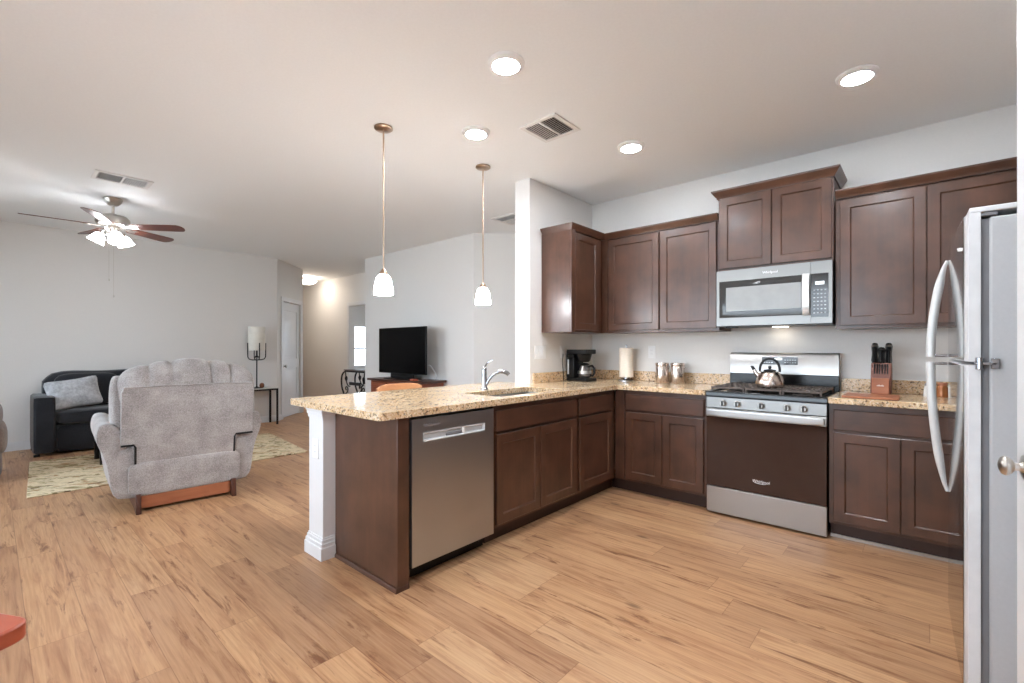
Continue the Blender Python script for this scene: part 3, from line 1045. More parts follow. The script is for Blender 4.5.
# cooktop: black pan with raised rim
mb = MB()
q = lambda i, z: [(RX0 + i, -0.652 + i, z), (RX1 - i, -0.652 + i, z), (RX1 - i, -0.085 - i * .2, z), (RX0 + i, -0.085 - i * .2, z)]
mb.rings([q(0.001, .870), q(0.0, .905), q(0.004, .912), q(0.018, .912), q(0.03, .900)])
mb.build('cooktop', M['enamel'], rg)
for bx, by, r in ((1.55, -0.50, .045), (1.55, -0.23, .038), (1.985, -0.50, .05), (1.985, -0.23, .036), (1.7675, -0.36, .04)):
    b = MB().lathe([(.001, .901), (r + .01, .901), (r + .008, .912), (r, .914), (.001, .914)], (bx, by, 0), 20).build('burner', M['iron'], rg)
    MB().lathe([(.001, .9145), (r - .002, .9145), (r - .003, .922), (.001, .924)], (bx, by, 0), 20).build('burner_cap', M['enamel'], b)
for gi in range(3):
    gx0 = RX0 + .03 + gi * 0.233
    gx1 = gx0 + 0.229
    gy0, gy1 = -0.632, -0.10
    z0, z1 = 0.930, 0.944
    mb = MB()
    w = .013
    mb.box(gx0, gx1, gy0, gy0 + w, z0, z1).box(gx0, gx1, gy1 - w, gy1, z0, z1)
    mb.box(gx0, gx0 + w, gy0 + w, gy1 - w, z0, z1).box(gx1 - w, gx1, gy0 + w, gy1 - w, z0, z1)
    for k in range(1, 6):
        x = gx0 + (gx1 - gx0) * k / 6
        mb.box(x - .007, x + .007, gy0 + w, gy1 - w, z0 + .001, z1)
    for y in (-0.49, -0.365, -0.24):
        mb.box(gx0 + w, gx1 - w, y - .011, y + .011, z0 + .002, z1 + .0005)
    for x in (gx0, gx1 - w):
        for y in (gy0, gy1 - w):
            mb.box(x, x + w, y, y + w, 0.9005, z0)
    mb.build('grate', M['iron'], rg, 0.002)
# backguard
mb = MB().box(RX0 + .001, RX1 - .001, -0.080, -0.02, 0.895, 1.022)
mb.build('vent_trim', M['enamel'], rg, 0.003)
bgd = MB().prism([(-0.02, 1.0225), (-0.078, 1.0225), (-0.070, 1.178), (-0.062, 1.190), (-0.02, 1.192)], RX0 + .001, RX1 - .001, 'x').build('backguard', M['steel'], rg, 0.002)
MB().prism([(-0.0745, 1.098), (-0.077, 1.098), (-0.0736, 1.158), (-0.0715, 1.158)], 1.632, 1.882, 'x').build('control_display', M['mwdark'], bgd)
MB().box(1.722, 1.776, -0.0758, -0.0735, 1.134, 1.150).build('clock', M['disp'], bgd)
for i in range(5):
    for j in range(2):
        MB().box(1.792 + i * .017, 1.802 + i * .017, -0.0765, -0.0735, 1.112 + j * .02, 1.118 + j * .02).build('touch_key', M['greyp'], bgd)
for i in range(4):
    MB().box(1.645 + i * .018, 1.656 + i * .018, -0.0765, -0.0735, 1.112, 1.118).build('touch_key', M['greyp'], bgd)

# ------------------------------------------------------------------ over-the-range microwave
mw = thing('microwave_oven', 'stainless steel microwave oven hung above the gas range', 'microwave', (1.766, -0.2, 1.392))
MX0, MX1, MZ0, MZ1 = 1.388, 2.143, 1.396, 1.828
MB().box(MX0 + .002, MX1 - .002, -0.378, -0.004, MZ0, MZ1).build('housing', M['blackpl'], mw, 0.002)
mb = MB()
wx0, wx1, wz0, wz1 = 1.409, 2.010, 1.462, 1.745
for a in ((MX0, 2.0185, MZ0 + .004, wz0), (MX0, 2.0185, wz1, MZ1), (MX0, wx0, wz0, wz1), (wx1, 2.0185, wz0, wz1)):
    mb.box(a[0], a[1], -0.410, -0.3785, a[2], a[3])
md_ = mb.build('door', M['mwsteel'], mw)
mb = MB()
q = lambda i, y: [(x, y, z) for x, z in ((wx0 + i, wz0 + i), (wx1 - i, wz0 + i), (wx1 - i, wz1 - i), (wx0 + i, wz1 - i))]
mb.rings([q(0, -.3790), q(0, -.4085), q(.003, -.4095), q(.05, -.4095)], True, True, False)
mb.build('window_frame', M['mwdark'], md_)
MB().box(wx0 + .050, wx1 - .050, -0.4093, -0.400, wz0 + .05, wz1 - .05).build('window', M['mwglass'], md_)
hp = [(-.4105, wz0 - .002), (-.430, wz0 + .012), (-.442, wz0 + .06), (-.446, (wz0 + wz1) / 2), (-.442, wz1 - .06), (-.430, wz1 - .012), (-.4105, wz1 + .002)]
mb = MB()
mb.rings([[(1.972, y, z), (2.014, y, z), (2.014, y - .006, z + (.004 if i > 3 else -.004 if i < 3 else 0)), (1.972, y - .006, z + (.004 if i > 3 else -.004 if i < 3 else 0))] for i, (y, z) in enumerate(hp)])
mb.build('handle', M['handle'], md_, angle=60)
text('Whirlpool', 'logo', M['white'], md_, Vector((1.765, -0.4105, 1.786)), RY, 0.024)
mb = MB()
for a in ((2.0205, MX1, MZ0 + .004, 1.444), (2.0205, MX1, 1.745, MZ1), (2.122, MX1, 1.444, 1.745)):
    mb.box(a[0], a[1], -0.410, -0.3785, a[2], a[3])
cp = mb.build('control_frame', M['mwsteel'], mw)
MB().box(2.0205, 2.1215, -0.4095, -0.3785, 1.4445, 1.7445).build('control_panel', M['mwdark'], cp)
MB().box(2.045, 2.098, -0.4102, -0.4097, 1.668, 1.690).build('clock', M['disp'], cp)
for i in range(4):
    for j in range(7):
        MB().box(2.034 + i * .021, 2.045 + i * .021, -0.4101, -0.4096, 1.470 + j * .026, 1.477 + j * .026).build('touch_key', M['greyp'], cp)
MB().box(1.44, 1.52, -0.36, -0.30, 1.384, 1.3955).build('vent_filter_tab', M['blackpl'], mw, 0.003)
MB().box(1.72, 1.82, -0.13, -0.07, 1.3925, 1.3955).build('cooktop_lamp', M['task'], mw)

# ------------------------------------------------------------------ refrigerator (local: y along the front, x into the body)
fr = thing('refrigerator', 'tall top freezer refrigerator with mirror steel doors and long bowed handles', 'refrigerator', (2.712, -2.035, 0), 0.026)
FW, FH, ZS = 0.80, 1.69, 1.178
bulge = lambda y: -0.003 * (1 - ((y - FW / 2) / (FW / 2)) ** 2)


def fdoor(name, z0, z1):
    n = 16
    sec = [(bulge(FW * i / n), FW * i / n) for i in range(n + 1)]
    poly = sec + [(0.060, FW), (0.060, 0.0)]
    d = MB().prism([(0.006, 0.0)] + sec[1:-1] + [(0.006, FW), (0.035, FW), (0.035, 0.0)], z0, z1).build(name, M['fridgel'], fr, local=True, angle=25)
    mb = MB()
    mb.rings([[(x - .0015, y, z) for x, y in sec[1:-1]] for z in (z0 + .004, z1 - .004)], False, False, False)
    mb.build('steel_skin', M['mirror'], d, local=True, fixn=False)
    return d


MB().box(0.056, 0.70, 0.005, FW - .005, 0.03, FH - .03).build('cabinet_body', M['fridge'], fr, 0.006, local=True)
MB().box(0.0355, 0.0555, 0.012, FW - .012, 0.06, FH - .035).build('gasket', M['gasket'], fr, local=True)
MB().box(0.075, 0.15, 0.02, FW - .02, 0.005, 0.0295).build('base_grille', M['gasket'], fr, local=True)
for x in (.13, .65):
    for y in (.06, FW - .06):
        MB().lathe([(.02, 0), (.02, .006), (.012, .007), (.012, .03)], (x, y, 0), 12).build('foot', M['blackpl'], fr, local=True)
f1 = fdoor('freezer_door', ZS + .006, FH - .012)
f2 = fdoor('fridge_door', 0.06, ZS - .006)
MB().prism([(0.008, 0.002), (0.008, FW - .002), (0.70, FW - .004), (0.70, 0.004)], FH - .0115, FH + .006).build('top_cap', M['fridgel'], fr, 0.003, local=True)
mb = MB().cbox((0.050, 0.02, FH - .020), (0.05, 0.03, 0.012))
mb.build('top_hinge', M['gasket'], fr, 0.003, local=True)
mb = MB()
mb.box(0.02, 0.072, -0.012, 0.02, ZS - .0045, ZS + .0045)
mb.lathe([(.001, -.02), (.011, -.02), (.011, .02), (.001, .02)], (0.032, -0.004, ZS), 12)
mb.cbox((0.068, -0.004, ZS), (0.02, 0.016, 0.034))
mb.build('middle_hinge', M['chrome'], fr, 0.002, local=True)
HY = FW - .035
hx = bulge(HY)


def bow(z_tip, z_end, sgn):
    """bowed bar: touches the door at the tip, stands off at the split between the doors"""
    pts, rad = [], []
    for i in range(15):
        t = i / 14
        off = 0.005 + 0.056 * math.sin(t * PI / 2) ** 0.8
        pts.append((hx - off, HY, z_tip + (z_end - z_tip) * t))
        rad.append(.0055 + .0115 * min(1, t * 4))
    mb = MB().tube(pts, rad, 12)
    return mb


a1 = bow(1.632, ZS + .010, 1).build('handle', M['handle'], f1, local=True)
a2 = bow(0.568, ZS - .014, -1).build('handle', M['handle'], f2, local=True)
for o_, z in ((a1, ZS + .016), (a2, ZS - .020)):
    MB().box(hx - .072, hx - .002, HY - .010, HY + .010, z - .006, z + .006).build('handle_bracket', M['chrome'], o_, 0.003, local=True)
MB().lathe([(.001, 0), (.006, 0), (.008, .010), (.001, .012)], (-.012, .035, 0), 10, mat=Matrix.Translation((0, 0, 1.56))).build('door_clip', M['white'], f1, local=True)

# ------------------------------------------------------------------ things on the counters
cm = thing('coffee_maker', 'black drip coffee maker with glass carafe in the counter corner', 'coffee maker', (0.15, -0.40, 0.9145))
cx0, cyc = 0.035, -0.435
mb = MB().box(cx0, cx0 + .235, cyc - .085, cyc + .085, 0.915, 0.945)
mb.build('base', M['blackpl'], cm, 0.008)
MB().box(cx0, cx0 + .085, cyc - .085, cyc + .085, 0.9455, 1.135).build('water_tank', M['blackpl'], cm, 0.006)
MB().box(cx0 + .012, cx0 + .03, cyc - .0865, cyc - .0845, 0.98, 1.12).build('water_gauge', M['greyp'], cm)
mb = MB().box(cx0, cx0 + .225, cyc - .085, cyc + .085, 1.172, 1.215)
mb.lathe([(.05, 1.095), (.062, 1.11), (.080, 1.172)], (cx0 + .14, cyc, 0), 24)
mb.box(cx0, cx0 + .08, cyc - .085, cyc + .085, 1.1355, 1.1715)
mb.build('brew_basket', M['blackpl'], cm, 0.006)
cf = MB().lathe([(.001, .9465), (.052, .9465), (.062, .96), (.068, .985), (.062, 1.02), (.048, 1.05), (.046, 1.062)], (cx0 + .150, cyc, 0), 24, cap=False).build('carafe', M['carafe'], cm)
MB().lathe([(.062, 1.018), (.0655, 1.004), (.0685, .986), (.067, .986)], (cx0 + .150, cyc, 0), 24, cap=False).build('carafe_band', M['steel'], cf)
MB().lathe([(.001, 1.066), (.044, 1.066), (.048, 1.071), (.03, 1.085), (.001, 1.088)], (cx0 + .150, cyc, 0), 24).build('carafe_lid', M['blackpl'], cf)
MB().tube([(cx0 + .196, cyc, 1.055), (cx0 + .235, cyc, 1.062), (cx0 + .258, cyc, 1.04), (cx0 + .258, cyc, 0.995), (cx0 + .24, cyc, 0.965), (cx0 + .214, cyc, 0.972)],
          [.008, .010, .011, .011, .009, .007], 10).build('carafe_handle', M['blackpl'], cf)
cord = MB().tube([(cx0 + .005, cyc - .05, .93), (.012 + .02, cyc - .10, .921), (.03, cyc - .13, .920), (.028, cyc - .125, .98), (.0255, cyc - .14, 1.10), (.012, -0.545, 1.17)], .0035, 8)
cord.build('power_cord', M['blackpl'], cm)

pt = thing('paper_towel_holder', 'upright paper towel holder with a cream roll and chrome foot', 'paper towel holder', (0.46, -0.125, 0.9145))
MB().lathe([(.001, .9145), (.083, .9145), (.083, .920), (.070, .927), (.02, .932), (.001, .932)], (.46, -.125, 0), 28).build('foot', M['chrome'], pt)
MB().lathe([(.001, .932), (.006, .932), (.006, 1.245), (.010, 1.25), (.010, 1.258), (.001, 1.262)], (.46, -.125, 0), 12).build('rod', M['chrome'], pt)
MB().lathe([(.02, .950), (.066, .950), (.067, .955), (.067, 1.225), (.066, 1.229), (.02, 1.229), (.02, .950)], (.46, -.125, 0), 32, cap=False).build('paper_roll', M['paper'], pt)
MB().lathe([(.03, .9325), (.033, .9325), (.033, .949), (.03, .949)], (.46, -.125, 0), 20, cap=False).build('roll_support', M['chrome'], pt)


def canister(x, y, label):
    t = thing('kitchen_canister', label, 'canister', (x, y, 0.9145), 0, 'steel canisters on the counter')
    MB().lathe([(.001, .9145), (.056, .9145), (.058, .918), (.058, 1.070), (.056, 1.073), (.001, 1.073)], (x, y, 0), 30).build('body', M['canister'], t)
    MB().lathe([(.001, 1.0735), (.0595, 1.0735), (.060, 1.078), (.060, 1.092), (.057, 1.097), (.001, 1.099)], (x, y, 0), 30).build('lid', M['canister'], t)
    mb = MB().tube([(x + .0605, y, 1.078), (x + .068, y, 1.06), (x + .0605, y, 1.042)], .003, 8)
    mb.build('clasp', M['chrome'], t)
    return t


canister(0.838, -0.165, 'left one of the two round steel lidded canisters on the counter')
canister(0.972, -0.150, 'right one of the two round steel lidded canisters, nearer the range')

kx, ky, kz = 1.772, -0.45, 0.9445
kt = thing('tea_kettle', 'round steel tea kettle with dark loop handle on the range', 'kettle', (kx, ky, kz))
MB().lathe([(.001, kz), (.082, kz), (.090, kz + .006), (.093, kz + .025), (.090, kz + .05), (.080, kz + .08), (.062, kz + .105), (.045, kz + .117), (.040, kz + .119)], (kx, ky, 0), 32).build('body', M['canister'], kt)
MB().lathe([(.001, kz + .1195), (.041, kz + .1195), (.038, kz + .126), (.015, kz + .131), (.008, kz + .133), (.012, kz + .145), (.009, kz + .154), (.001, kz + .156)], (kx, ky, 0), 20).build('lid', M['darkmetal'], kt)
mb = MB().tube([(kx - .066, ky - .01, kz + .078), (kx - .088, ky - .014, kz + .10), (kx - .100, ky - .016, kz + .125)], [.020, .015, .012], 12)
mb.build('spout', M['canister'], kt)
MB().tube([(kx - .100, ky - .016, kz + .126), (kx - .112, ky - .018, kz + .146), (kx - .122, ky - .02, kz + .150)], [.0125, .010, .004], 10).build('spout_cap', M['darkmetal'], kt)
MB().tube([(kx + .062 * math.cos(R(a)), ky + .01 * math.cos(R(a)), kz + .128 + .080 * math.sin(R(a))) for a in range(-12, 193, 12)], .0085, 10).build('handle', M['darkmetal'], kt)
for s in (-1, 1):
    MB().cbox((kx + s * .060, ky + s * .01, kz + .109), (.010, .014, .03)).build('handle_bracket', M['canister'], kt, 0.002)

cb = MB().box(2.215, 2.495, -0.60, -0.33, 0.9145, 0.927).build('cutting_board', M['board'], None, 0.004)
tag(cb, 'flat wooden cutting board lying before the knife block', 'cutting board')

bx, by = 2.395, -0.30
kb = thing('knife_block', 'wooden knife block holding black handled knives right of the range', 'knife block', (bx, by + .06, 0.9275))
ZK = 0.9275
MB().prism([(by - .03, ZK), (by + .16, ZK), (by + .18, ZK + .16), (by + .10, ZK + .205), (by + .035, ZK + .20), (by - .005, ZK + .10)], bx - .053, bx + .053, 'x').build('block', M['block'], kb, 0.003)
MB().box(bx - .045, bx + .045, by - .052, by - .0305, ZK, ZK + .105).build('front_board', M['board'], kb, 0.003)
mb = MB()
for i in range(7):
    mb.box(bx - .018 + i * .0055, bx - .0145 + i * .0055, by - .0525, by - .0515, ZK + .052, ZK + .058 + (i % 3) * .002)
mb.build('front_mark', M['lampcream'], kb)
SL = Matrix.Rotation(R(-14), 4, 'X')


def knife(x, y, z, w, l, tip=True):
    m_ = Matrix.Translation((x, y, z)) @ SL
    mb = MB()
    rs = []
    for t, k in ((0, .8), (.12, 1), (.5, .85), (.85, 1.05), (1, .8)):
        rs.append([m_ @ Vector((w / 2 * k * math.cos(a * PI / 4), w * .8 * k * math.sin(a * PI / 4), l * t)) for a in range(8)])
    mb.rings(rs)
    return mb


for (x, dyy, zz, w, l) in ((bx - .038, .09, ZK + .200, .038, .135), (bx + .036, .09, ZK + .200, .038, .135), (bx - .001, .082, ZK + .200, .040, .105)):
    k = knife(x, by + dyy, zz, w, l).build('knife_handle', M['blackpl'], kb)
    knife(x, by + dyy - .0, zz + l * .80, w * .9, l * .09).build('handle_rivet', M['steel'], k)
for i in range(6):
    k = knife(bx - .034 + i * .0135, by + .012, ZK + .125, .010, .072).build('steak_knife_handle', M['blackpl'], kb)
for i in range(2):
    knife(bx + .012 + i * .030, by + .06, ZK + .198, .014, .085).build('knife_handle', M['blackpl'], kb)

ss = thing('salt_shaker', 'small white shaker near the splash behind the fridge handle', 'shaker', (2.628, -0.17, 0.9145))
MB().lathe([(.001, .9145), (.024, .9145), (.025, .918), (.021, .97), (.018, .985), (.001, .985)], (2.628, -.17, 0), 18).build('body', M['ceramic'], ss)
MB().lathe([(.001, .9855), (.0185, .9855), (.017, .998), (.008, 1.004), (.001, 1.005)], (2.628, -.17, 0), 18).build('lid', M['steel'], ss)
sj = thing('spice_jar', 'small amber jar beside the white shaker near the splash', 'jar', (2.695, -0.16, 0.9145))
MB().lathe([(.001, .9145), (.027, .9145), (.028, .92), (.028, .975), (.022, .984), (.022, .99), (.001, .99)], (2.695, -.16, 0), 18).build('body', M['copper'], sj)
MB().lathe([(.001, .9905), (.024, .9905), (.024, 1.006), (.001, 1.006)], (2.695, -.16, 0), 18).build('lid', M['board'], sj)

# ------------------------------------------------------------------ ceiling fixtures
def can(x, y, label):
    t = thing('recessed_light', label, 'ceiling light', (x, y, H - 0.012), 0, 'recessed kitchen ceiling lights')
    MB().lathe([(.098, H - .0005), (.098, H - .006), (.078, H - .019), (.071, H - .021), (.070, H - .0005)], (x, y, 0), 32, cap=False).build('trim_ring', M['white'], t)
    MB().lathe([(.001, H - .0215), (.060, H - .0215), (.069, H - .0195), (.069, H - .0008), (.001, H - .0008)], (x, y, 0), 32).build('lens', M['lens'], t)


can(0.957, -2.395, 'round recessed light in front of the ceiling vent, topmost in the photo')
can(0.274, -1.956, 'round recessed light nearest the two pendants')
can(0.976, -1.033, 'round recessed light nearest the back wall cabinets left of the microwave')
can(2.331, -2.395, 'added round recessed light just above the camera, unseen, out of frame on the right')  # unseen light, added to brighten the kitchen
can(0.970, -4.60, 'added unseen recessed light behind the camera over the dining area, left of the pair')  # added out of view as extra light for the kitchen
can(2.331, -4.60, 'added unseen recessed light behind the camera over the dining area, right of the pair')  # second added light out of view, also for brightness
can(2.331, -1.029, 'round recessed light at far right of the kitchen ceiling')


def pendant(x, y, label):
    t = thing('pendant_light', label, 'pendant light', (x, y, 1.585), 0, 'pendant lights over the peninsula')
    MB().lathe([(.001, H - .0005), (.060, H - .0005), (.062, H - .012), (.05, H - .02), (.012, H - .024), (.001, H - .024)], (x, y, 0), 28).build('canopy', M['bronze'], t)
    MB().lathe([(.001, 1.745), (.0058, 1.745), (.0058, H - .02), (.001, H - .02)], (x, y, 0), 12).build('stem', M['bronze'], t)
    MB().lathe([(.001, 1.77), (.012, 1.768), (.022, 1.752), (.030, 1.738), (.031, 1.728), (.001, 1.728)], (x, y, 0), 20).build('shade_cap', M['bronze'], t)
    MB().lathe([(.028, 1.728), (.041, 1.715), (.052, 1.690), (.059, 1.655), (.064, 1.618), (.065, 1.595), (.063, 1.593), (.061, 1.618), (.056, 1.655), (.046, 1.695), (.028, 1.722)],
               (x, y, 0), 28, cap=False).build('shade', M['pend'], t)
    return t


pendant(-0.148, -2.423, 'bronze stem pendant with white bell shade nearer the living room')
pendant(-0.124, -1.492, 'bronze stem pendant with white bell shade nearer the stub wall')


def vent(label, x, y, w, l, rz, nsl, split=True):
    t = thing('ceiling_vent', label, 'ceiling vent', (x, y, H - 0.02), rz)
    mb = MB()
    f = .03
    z0, z1 = .010, .0195
    mb.box(-w / 2, w / 2, -l / 2, -l / 2 + f, z0, z1).box(-w / 2, w / 2, l / 2 - f, l / 2, z0, z1)
    mb.box(-w / 2, -w / 2 + f, -l / 2 + f, l / 2 - f, z0, z1).box(w / 2 - f, w / 2, -l / 2 + f, l / 2 - f, z0, z1)
    if split:
        mb.box(-w / 2 + f, w / 2 - f, -.008, .008, z0, z1)
    mb.build('vent_frame', M['vent'], t, 0.002, local=True)
    MB().box(-w / 2 + f, w / 2 - f, -l / 2 + f, l / 2 - f, .0185, .0194).build('vent_opening', M['ventd'], t, local=True)
    mb = MB()
    for i in range(nsl):
        y_ = -l / 2 + f + (l - 2 * f) * (i + .5) / nsl
        if split and abs(y_) < .012:
            continue
        mb.box(-w / 2 + f, w / 2 - f, -.0028, .0028, -.0008, .0008, 0, Matrix.Translation((0, y_, .0135)) @ Matrix.Rotation(R(-48 if y_ > 0 else 48), 4, 'X'))
    mb.build('slats', M['vent'], t, local=True)


vent('white square ceiling vent between the recessed kitchen lights', 0.695, -1.66, 0.30, 0.30, PI / 2, 14)
vent('white ceiling vent at the alcove beside the stub wall', -0.98, -0.16, 0.36, 0.36, 0, 16)
vent('white slotted ceiling register above the ceiling fan', -2.74, -3.42, 0.27, 0.40, 0, 22)

# ceiling fan
fx, fy = -3.50, -3.385
fn = thing('ceiling_fan', 'nickel ceiling fan with five cherry blades and lit glass shades', 'ceiling fan', (fx, fy, 2.25))
MB().lathe([(.001, H - .0005), (.075, H - .0005), (.078, H - .012), (.066, H - .04), (.045, H - .066), (.03, H - .075), (.001, H - .075)], (fx, fy, 0), 28).build('canopy', M['nickel'], fn)
MB().lathe([(.001, 2.57), (.012, 2.57), (.012, H - .07), (.001, H - .07)], (fx, fy, 0), 14).build('downrod', M['nickel'], fn)
MB().lathe([(.001, 2.578), (.03, 2.578), (.05, 2.565), (.11, 2.555), (.135, 2.53), (.140, 2.49), (.128, 2.465), (.095, 2.45), (.001, 2.45)], (fx, fy, 0), 36).build('motor_housing', M['nickel'], fn)
MB().lathe([(.001, 2.4495), (.072, 2.4495), (.075, 2.43), (.06, 2.415), (.05, 2.38), (.055, 2.365), (.04, 2.355), (.001, 2.352)], (fx, fy, 0), 28).build('switch_housing', M['nickel'], fn)
cvec = lambda aa: Vector((0.7472 * math.cos(aa) - 0.6645 * math.sin(aa), 0.6645 * math.cos(aa) + 0.7472 * math.sin(aa), 0))
for k in range(5):
    aa = R(8 + 72 * k)
    dv = cvec(aa)
    ang = math.atan2(dv.y, dv.x)
    m_ = Matrix.Translation((fx, fy, 2.455)) @ Matrix.Rotation(ang, 4, 'Z') @ Matrix.Rotation(R(-12), 4, 'X')
    pts = [(.17, -.052), (.20, -.058)] + [(.56, -.070)] + [(.60 + .058 * math.cos(R(a)), .07 * math.sin(R(a))) for a in range(-75, 76, 15)] + [(.56, .070), (.20, .058), (.17, .052)]
    b = MB().prism(pts, -.0035, .0035).xf(m_).build('blade', M['fanwood'], fn, 0.001)
    mb = MB().prism([(.09, -.016), (.15, -.02), (.20, -.042), (.245, -.03), (.225, 0), (.245, .03), (.20, .042), (.15, .02), (.09, .016)], -.0085, -.004)
    mb.xf(m_).build('blade_bracket', M['nickel'], b, 0.001)
for k in range(3):
    dv = cvec(R(-38 + 120 * k))
    ang = math.atan2(dv.y, dv.x)
    m_ = Matrix.Translation((fx, fy, 2.412)) @ Matrix.Rotation(ang, 4, 'Z')
    arm = MB().tube([(.040, 0, 0), (.065, 0, .004), (.084, 0, -.008), (.092, 0, -.026)], .009, 10).xf(m_).build('lamp_arm', M['nickel'], fn)
    ms = m_ @ Matrix.Translation((.090, 0, -.024)) @ Matrix.Rotation(R(-28), 4, 'Y')
    MB().lathe([(.001, .006), (.024, .004), (.028, -.012), (.026, -.018)], (0, 0, 0), 18).xf(ms).build('shade_holder', M['nickel'], arm)
    MB().lathe([(.026, -.014), (.040, -.030), (.052, -.055), (.060, -.085), (.070, -.108), (.068, -.110), (.056, -.085), (.048, -.056), (.03, -.03)],
               (0, 0, 0), 24, cap=False).xf(ms @ Matrix.Scale(1.02, 4)).build('shade', M['fanglass'], arm)
for (ox, oy, zb) in ((-.012, -.03, 1.90), (.030, .0, 1.735)):
    c_ = MB().tube([(fx + ox, fy + oy, 2.355), (fx + ox, fy + oy, zb + .03)], .0016, 6).build('pull_chain', M['nickel'], fn)
    MB().lathe([(.001, zb), (.005, zb + .004), (.007, zb + .012), (.004, zb + .024), (.001, zb + .032)], (fx + ox, fy + oy, 0), 12).build('chain_fob', M['nickel'], c_)

hl = thing('hall_ceiling_light', 'lit cream glass bowl light on the hallway ceiling', 'ceiling light', (-7.2, 0.27, 2.58))
MB().lathe([(.001, H - .0005), (.09, H - .0005), (.09, H - .03), (.001, H - .03)], (-7.2, .27, 0), 24).build('base_plate', M['nickel'], hl)
MB().lathe([(.19, H - .075), (.165, H - .105), (.12, H - .135), (.06, H - .15), (.001, H - .154)], (-7.2, .27, 0), 32).build('glass_bowl', M['bowl'], hl)
MB().lathe([(.001, H - .0305), (.012, H - .0305), (.012, H - .075), (.001, H - .075)], (-7.2, .27, 0), 12).build('stem', M['nickel'], hl)

# ------------------------------------------------------------------ living room
rc_ = thing('recliner', 'grey chenille rocker recliner seen from behind between kitchen and rug', 'recliner', (-1.755, -3.165, 0), R(86))
L = dict(local=True)
mb = MB()
mb.soft((0, .45, .32), (.42, .38, .20), 8, 8)
mb.soft((0, .075, .30), (.452, .055, .195), 10, 12)
mb.build('body', M['recl'], rc_, **L)
mb = MB()
mb.soft((.022, .17, .74), (.425, .12, .31), 5, 12, fn=lambda q: Vector((q.x, q.y - .05 * (q.z / .31), q.z)))
mb.build('back_cushion', M['recl'], rc_, **L)
poly = [(-.408, .515), (-.408, .90), (-.39, .945), (.44, .945), (.458, .90), (.458, .515), (.345, .515)] + \
       [(.345 - .03 + .03 * math.cos(R(a)), .485 + .03 * math.sin(R(a))) for a in (75, 45, 15)] + [(.315, .36), (-.315, .36)] + \
       [(-.345 + .03 - .03 * math.cos(R(a)), .485 + .03 * math.sin(R(a))) for a in (15, 45, 75)] + [(-.345, .515)]
lean = Matrix(((1, 0, 0, 0), (0, 1, -.10, .05), (0, 0, 1, 0), (0, 0, 0, 1)))
bp = MB().prism(poly, -0.012, .045, 'y').xf(lean).build('back_panel', M['recl'], rc_, 0.016, seg=3, **L)
outl = [(x, -.012, z) for x, z in ((-.398, .935), (-.2, .943), (.2, .943), (.448, .935))]
MB().tube([lean @ Vector(p) for p in outl], .006, 8).build('piping', M['recl'], bp, **L)
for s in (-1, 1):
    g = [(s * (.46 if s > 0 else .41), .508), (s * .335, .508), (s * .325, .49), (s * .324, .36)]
    MB().tube([lean @ Vector((x, -.010, z)) for x, z in g], .0075, 8).build('gap_shade_cord', M['darkmetal'], bp, **L)  # dark cord stands in for the shade in the gap around the panel
MB().soft((0, .012, .245), (.365, .022, .125), 9, 10).build('skirt_panel', M['recl'], rc_, **L)
lob = [(-.480, -.285), (-.285, -.135), (-.135, .14), (.14, .29), (.29, .480)]
rs = []
NX = 96
for i in range(NX + 1):
    x = -.48 + .96 * i / NX
    a_, b_ = next(l for l in lob if x <= l[1] + 1e-6)
    t = (x - (a_ + b_) / 2) / ((b_ - a_) / 2)
    s_ = .86 + .14 * (1 - abs(t) ** 3) ** .5 if abs(t) < 1 else .86
    e_ = max(.12, (1 - (abs(x) / .4801) ** 9)) ** .5
    zt = (1.150 - .085 * (abs(x) / .48) ** 1.6)
    hz, hy = (zt - .86) * s_ * (.55 + .45 * e_), .155 * s_ * e_
    ring = []
    for k in range(20):
        a = 2 * PI * k / 20
        c_, n_ = math.cos(a), math.sin(a)
        c_, n_ = math.copysign(abs(c_) ** .8, c_), math.copysign(abs(n_) ** .8, n_)
        ring.append((x * .94 + .025, .105 + hy * c_ - .02 * n_, .86 + hz * n_ * (1 if n_ > 0 else .35)))
    rs.append(ring)
MB().rings(rs).build('headrest', M['recl'], rc_, angle=80, **L)
ARM = [(.36, .12), (.445, .115), (.462, .20), (.475, .33), (.495, .43), (.525, .50), (.548, .575), (.536, .65), (.515, .688), (.44, .68), (.385, .62), (.36, .48)]
for s in (-1, 1):
    rs = []
    cx_, cz_ = .46, .42
    for y_, k in ((.025, .90), (.028, .97), (.05, 1.0), (.30, 1.0), (.60, 1.02), (.80, 1.02), (.86, .98), (.885, .86), (.89, .6)):
        rs.append([(s * (cx_ + (x - cx_) * k), y_, cz_ + (z - cz_) * k) for x, z in ARM])
    ao = MB().rings(rs).build('arm', M['recl'], rc_, angle=80, **L)
    sb = ao.modifiers.new('subsurf', 'SUBSURF')
    sb.levels = sb.render_levels = 2
    MB().soft((s * .435 + .018, .14, .78), (.048, .10, .24), 3.5, 10).build('wing', M['recl'], rc_, angle=80, **L)
MB().soft((0, .58, .50), (.36, .34, .085), 4, 12).build('seat_cushion', M['recl'], rc_, **L)
MB().soft((0, .93, .34), (.36, .05, .19), 6, 10).build('footrest', M['recl'], rc_, **L)
for s in (-1, 1):
    mb = MB().prism([(-.065, 0), (.0, 0), (.05, .012), (.55, .012), (.62, 0), (.68, 0), (.68, .05), (.60, .11), (.02, .11), (-.03, .145), (-.045, .145)], s * .31 - .016, s * .31 + .016, 'x')
    mb.build('rocker_base', M['cherryd'], rc_, 0.004, **L)
MB().box(-.293, .293, .0, .022, .025, .118).build('base_rail', M['board'], rc_, 0.003, **L)
MB().soft((.535, .30, .36), (.014, .022, .07), 4, 6).build('recline_lever', M['wicker'], rc_, **L)

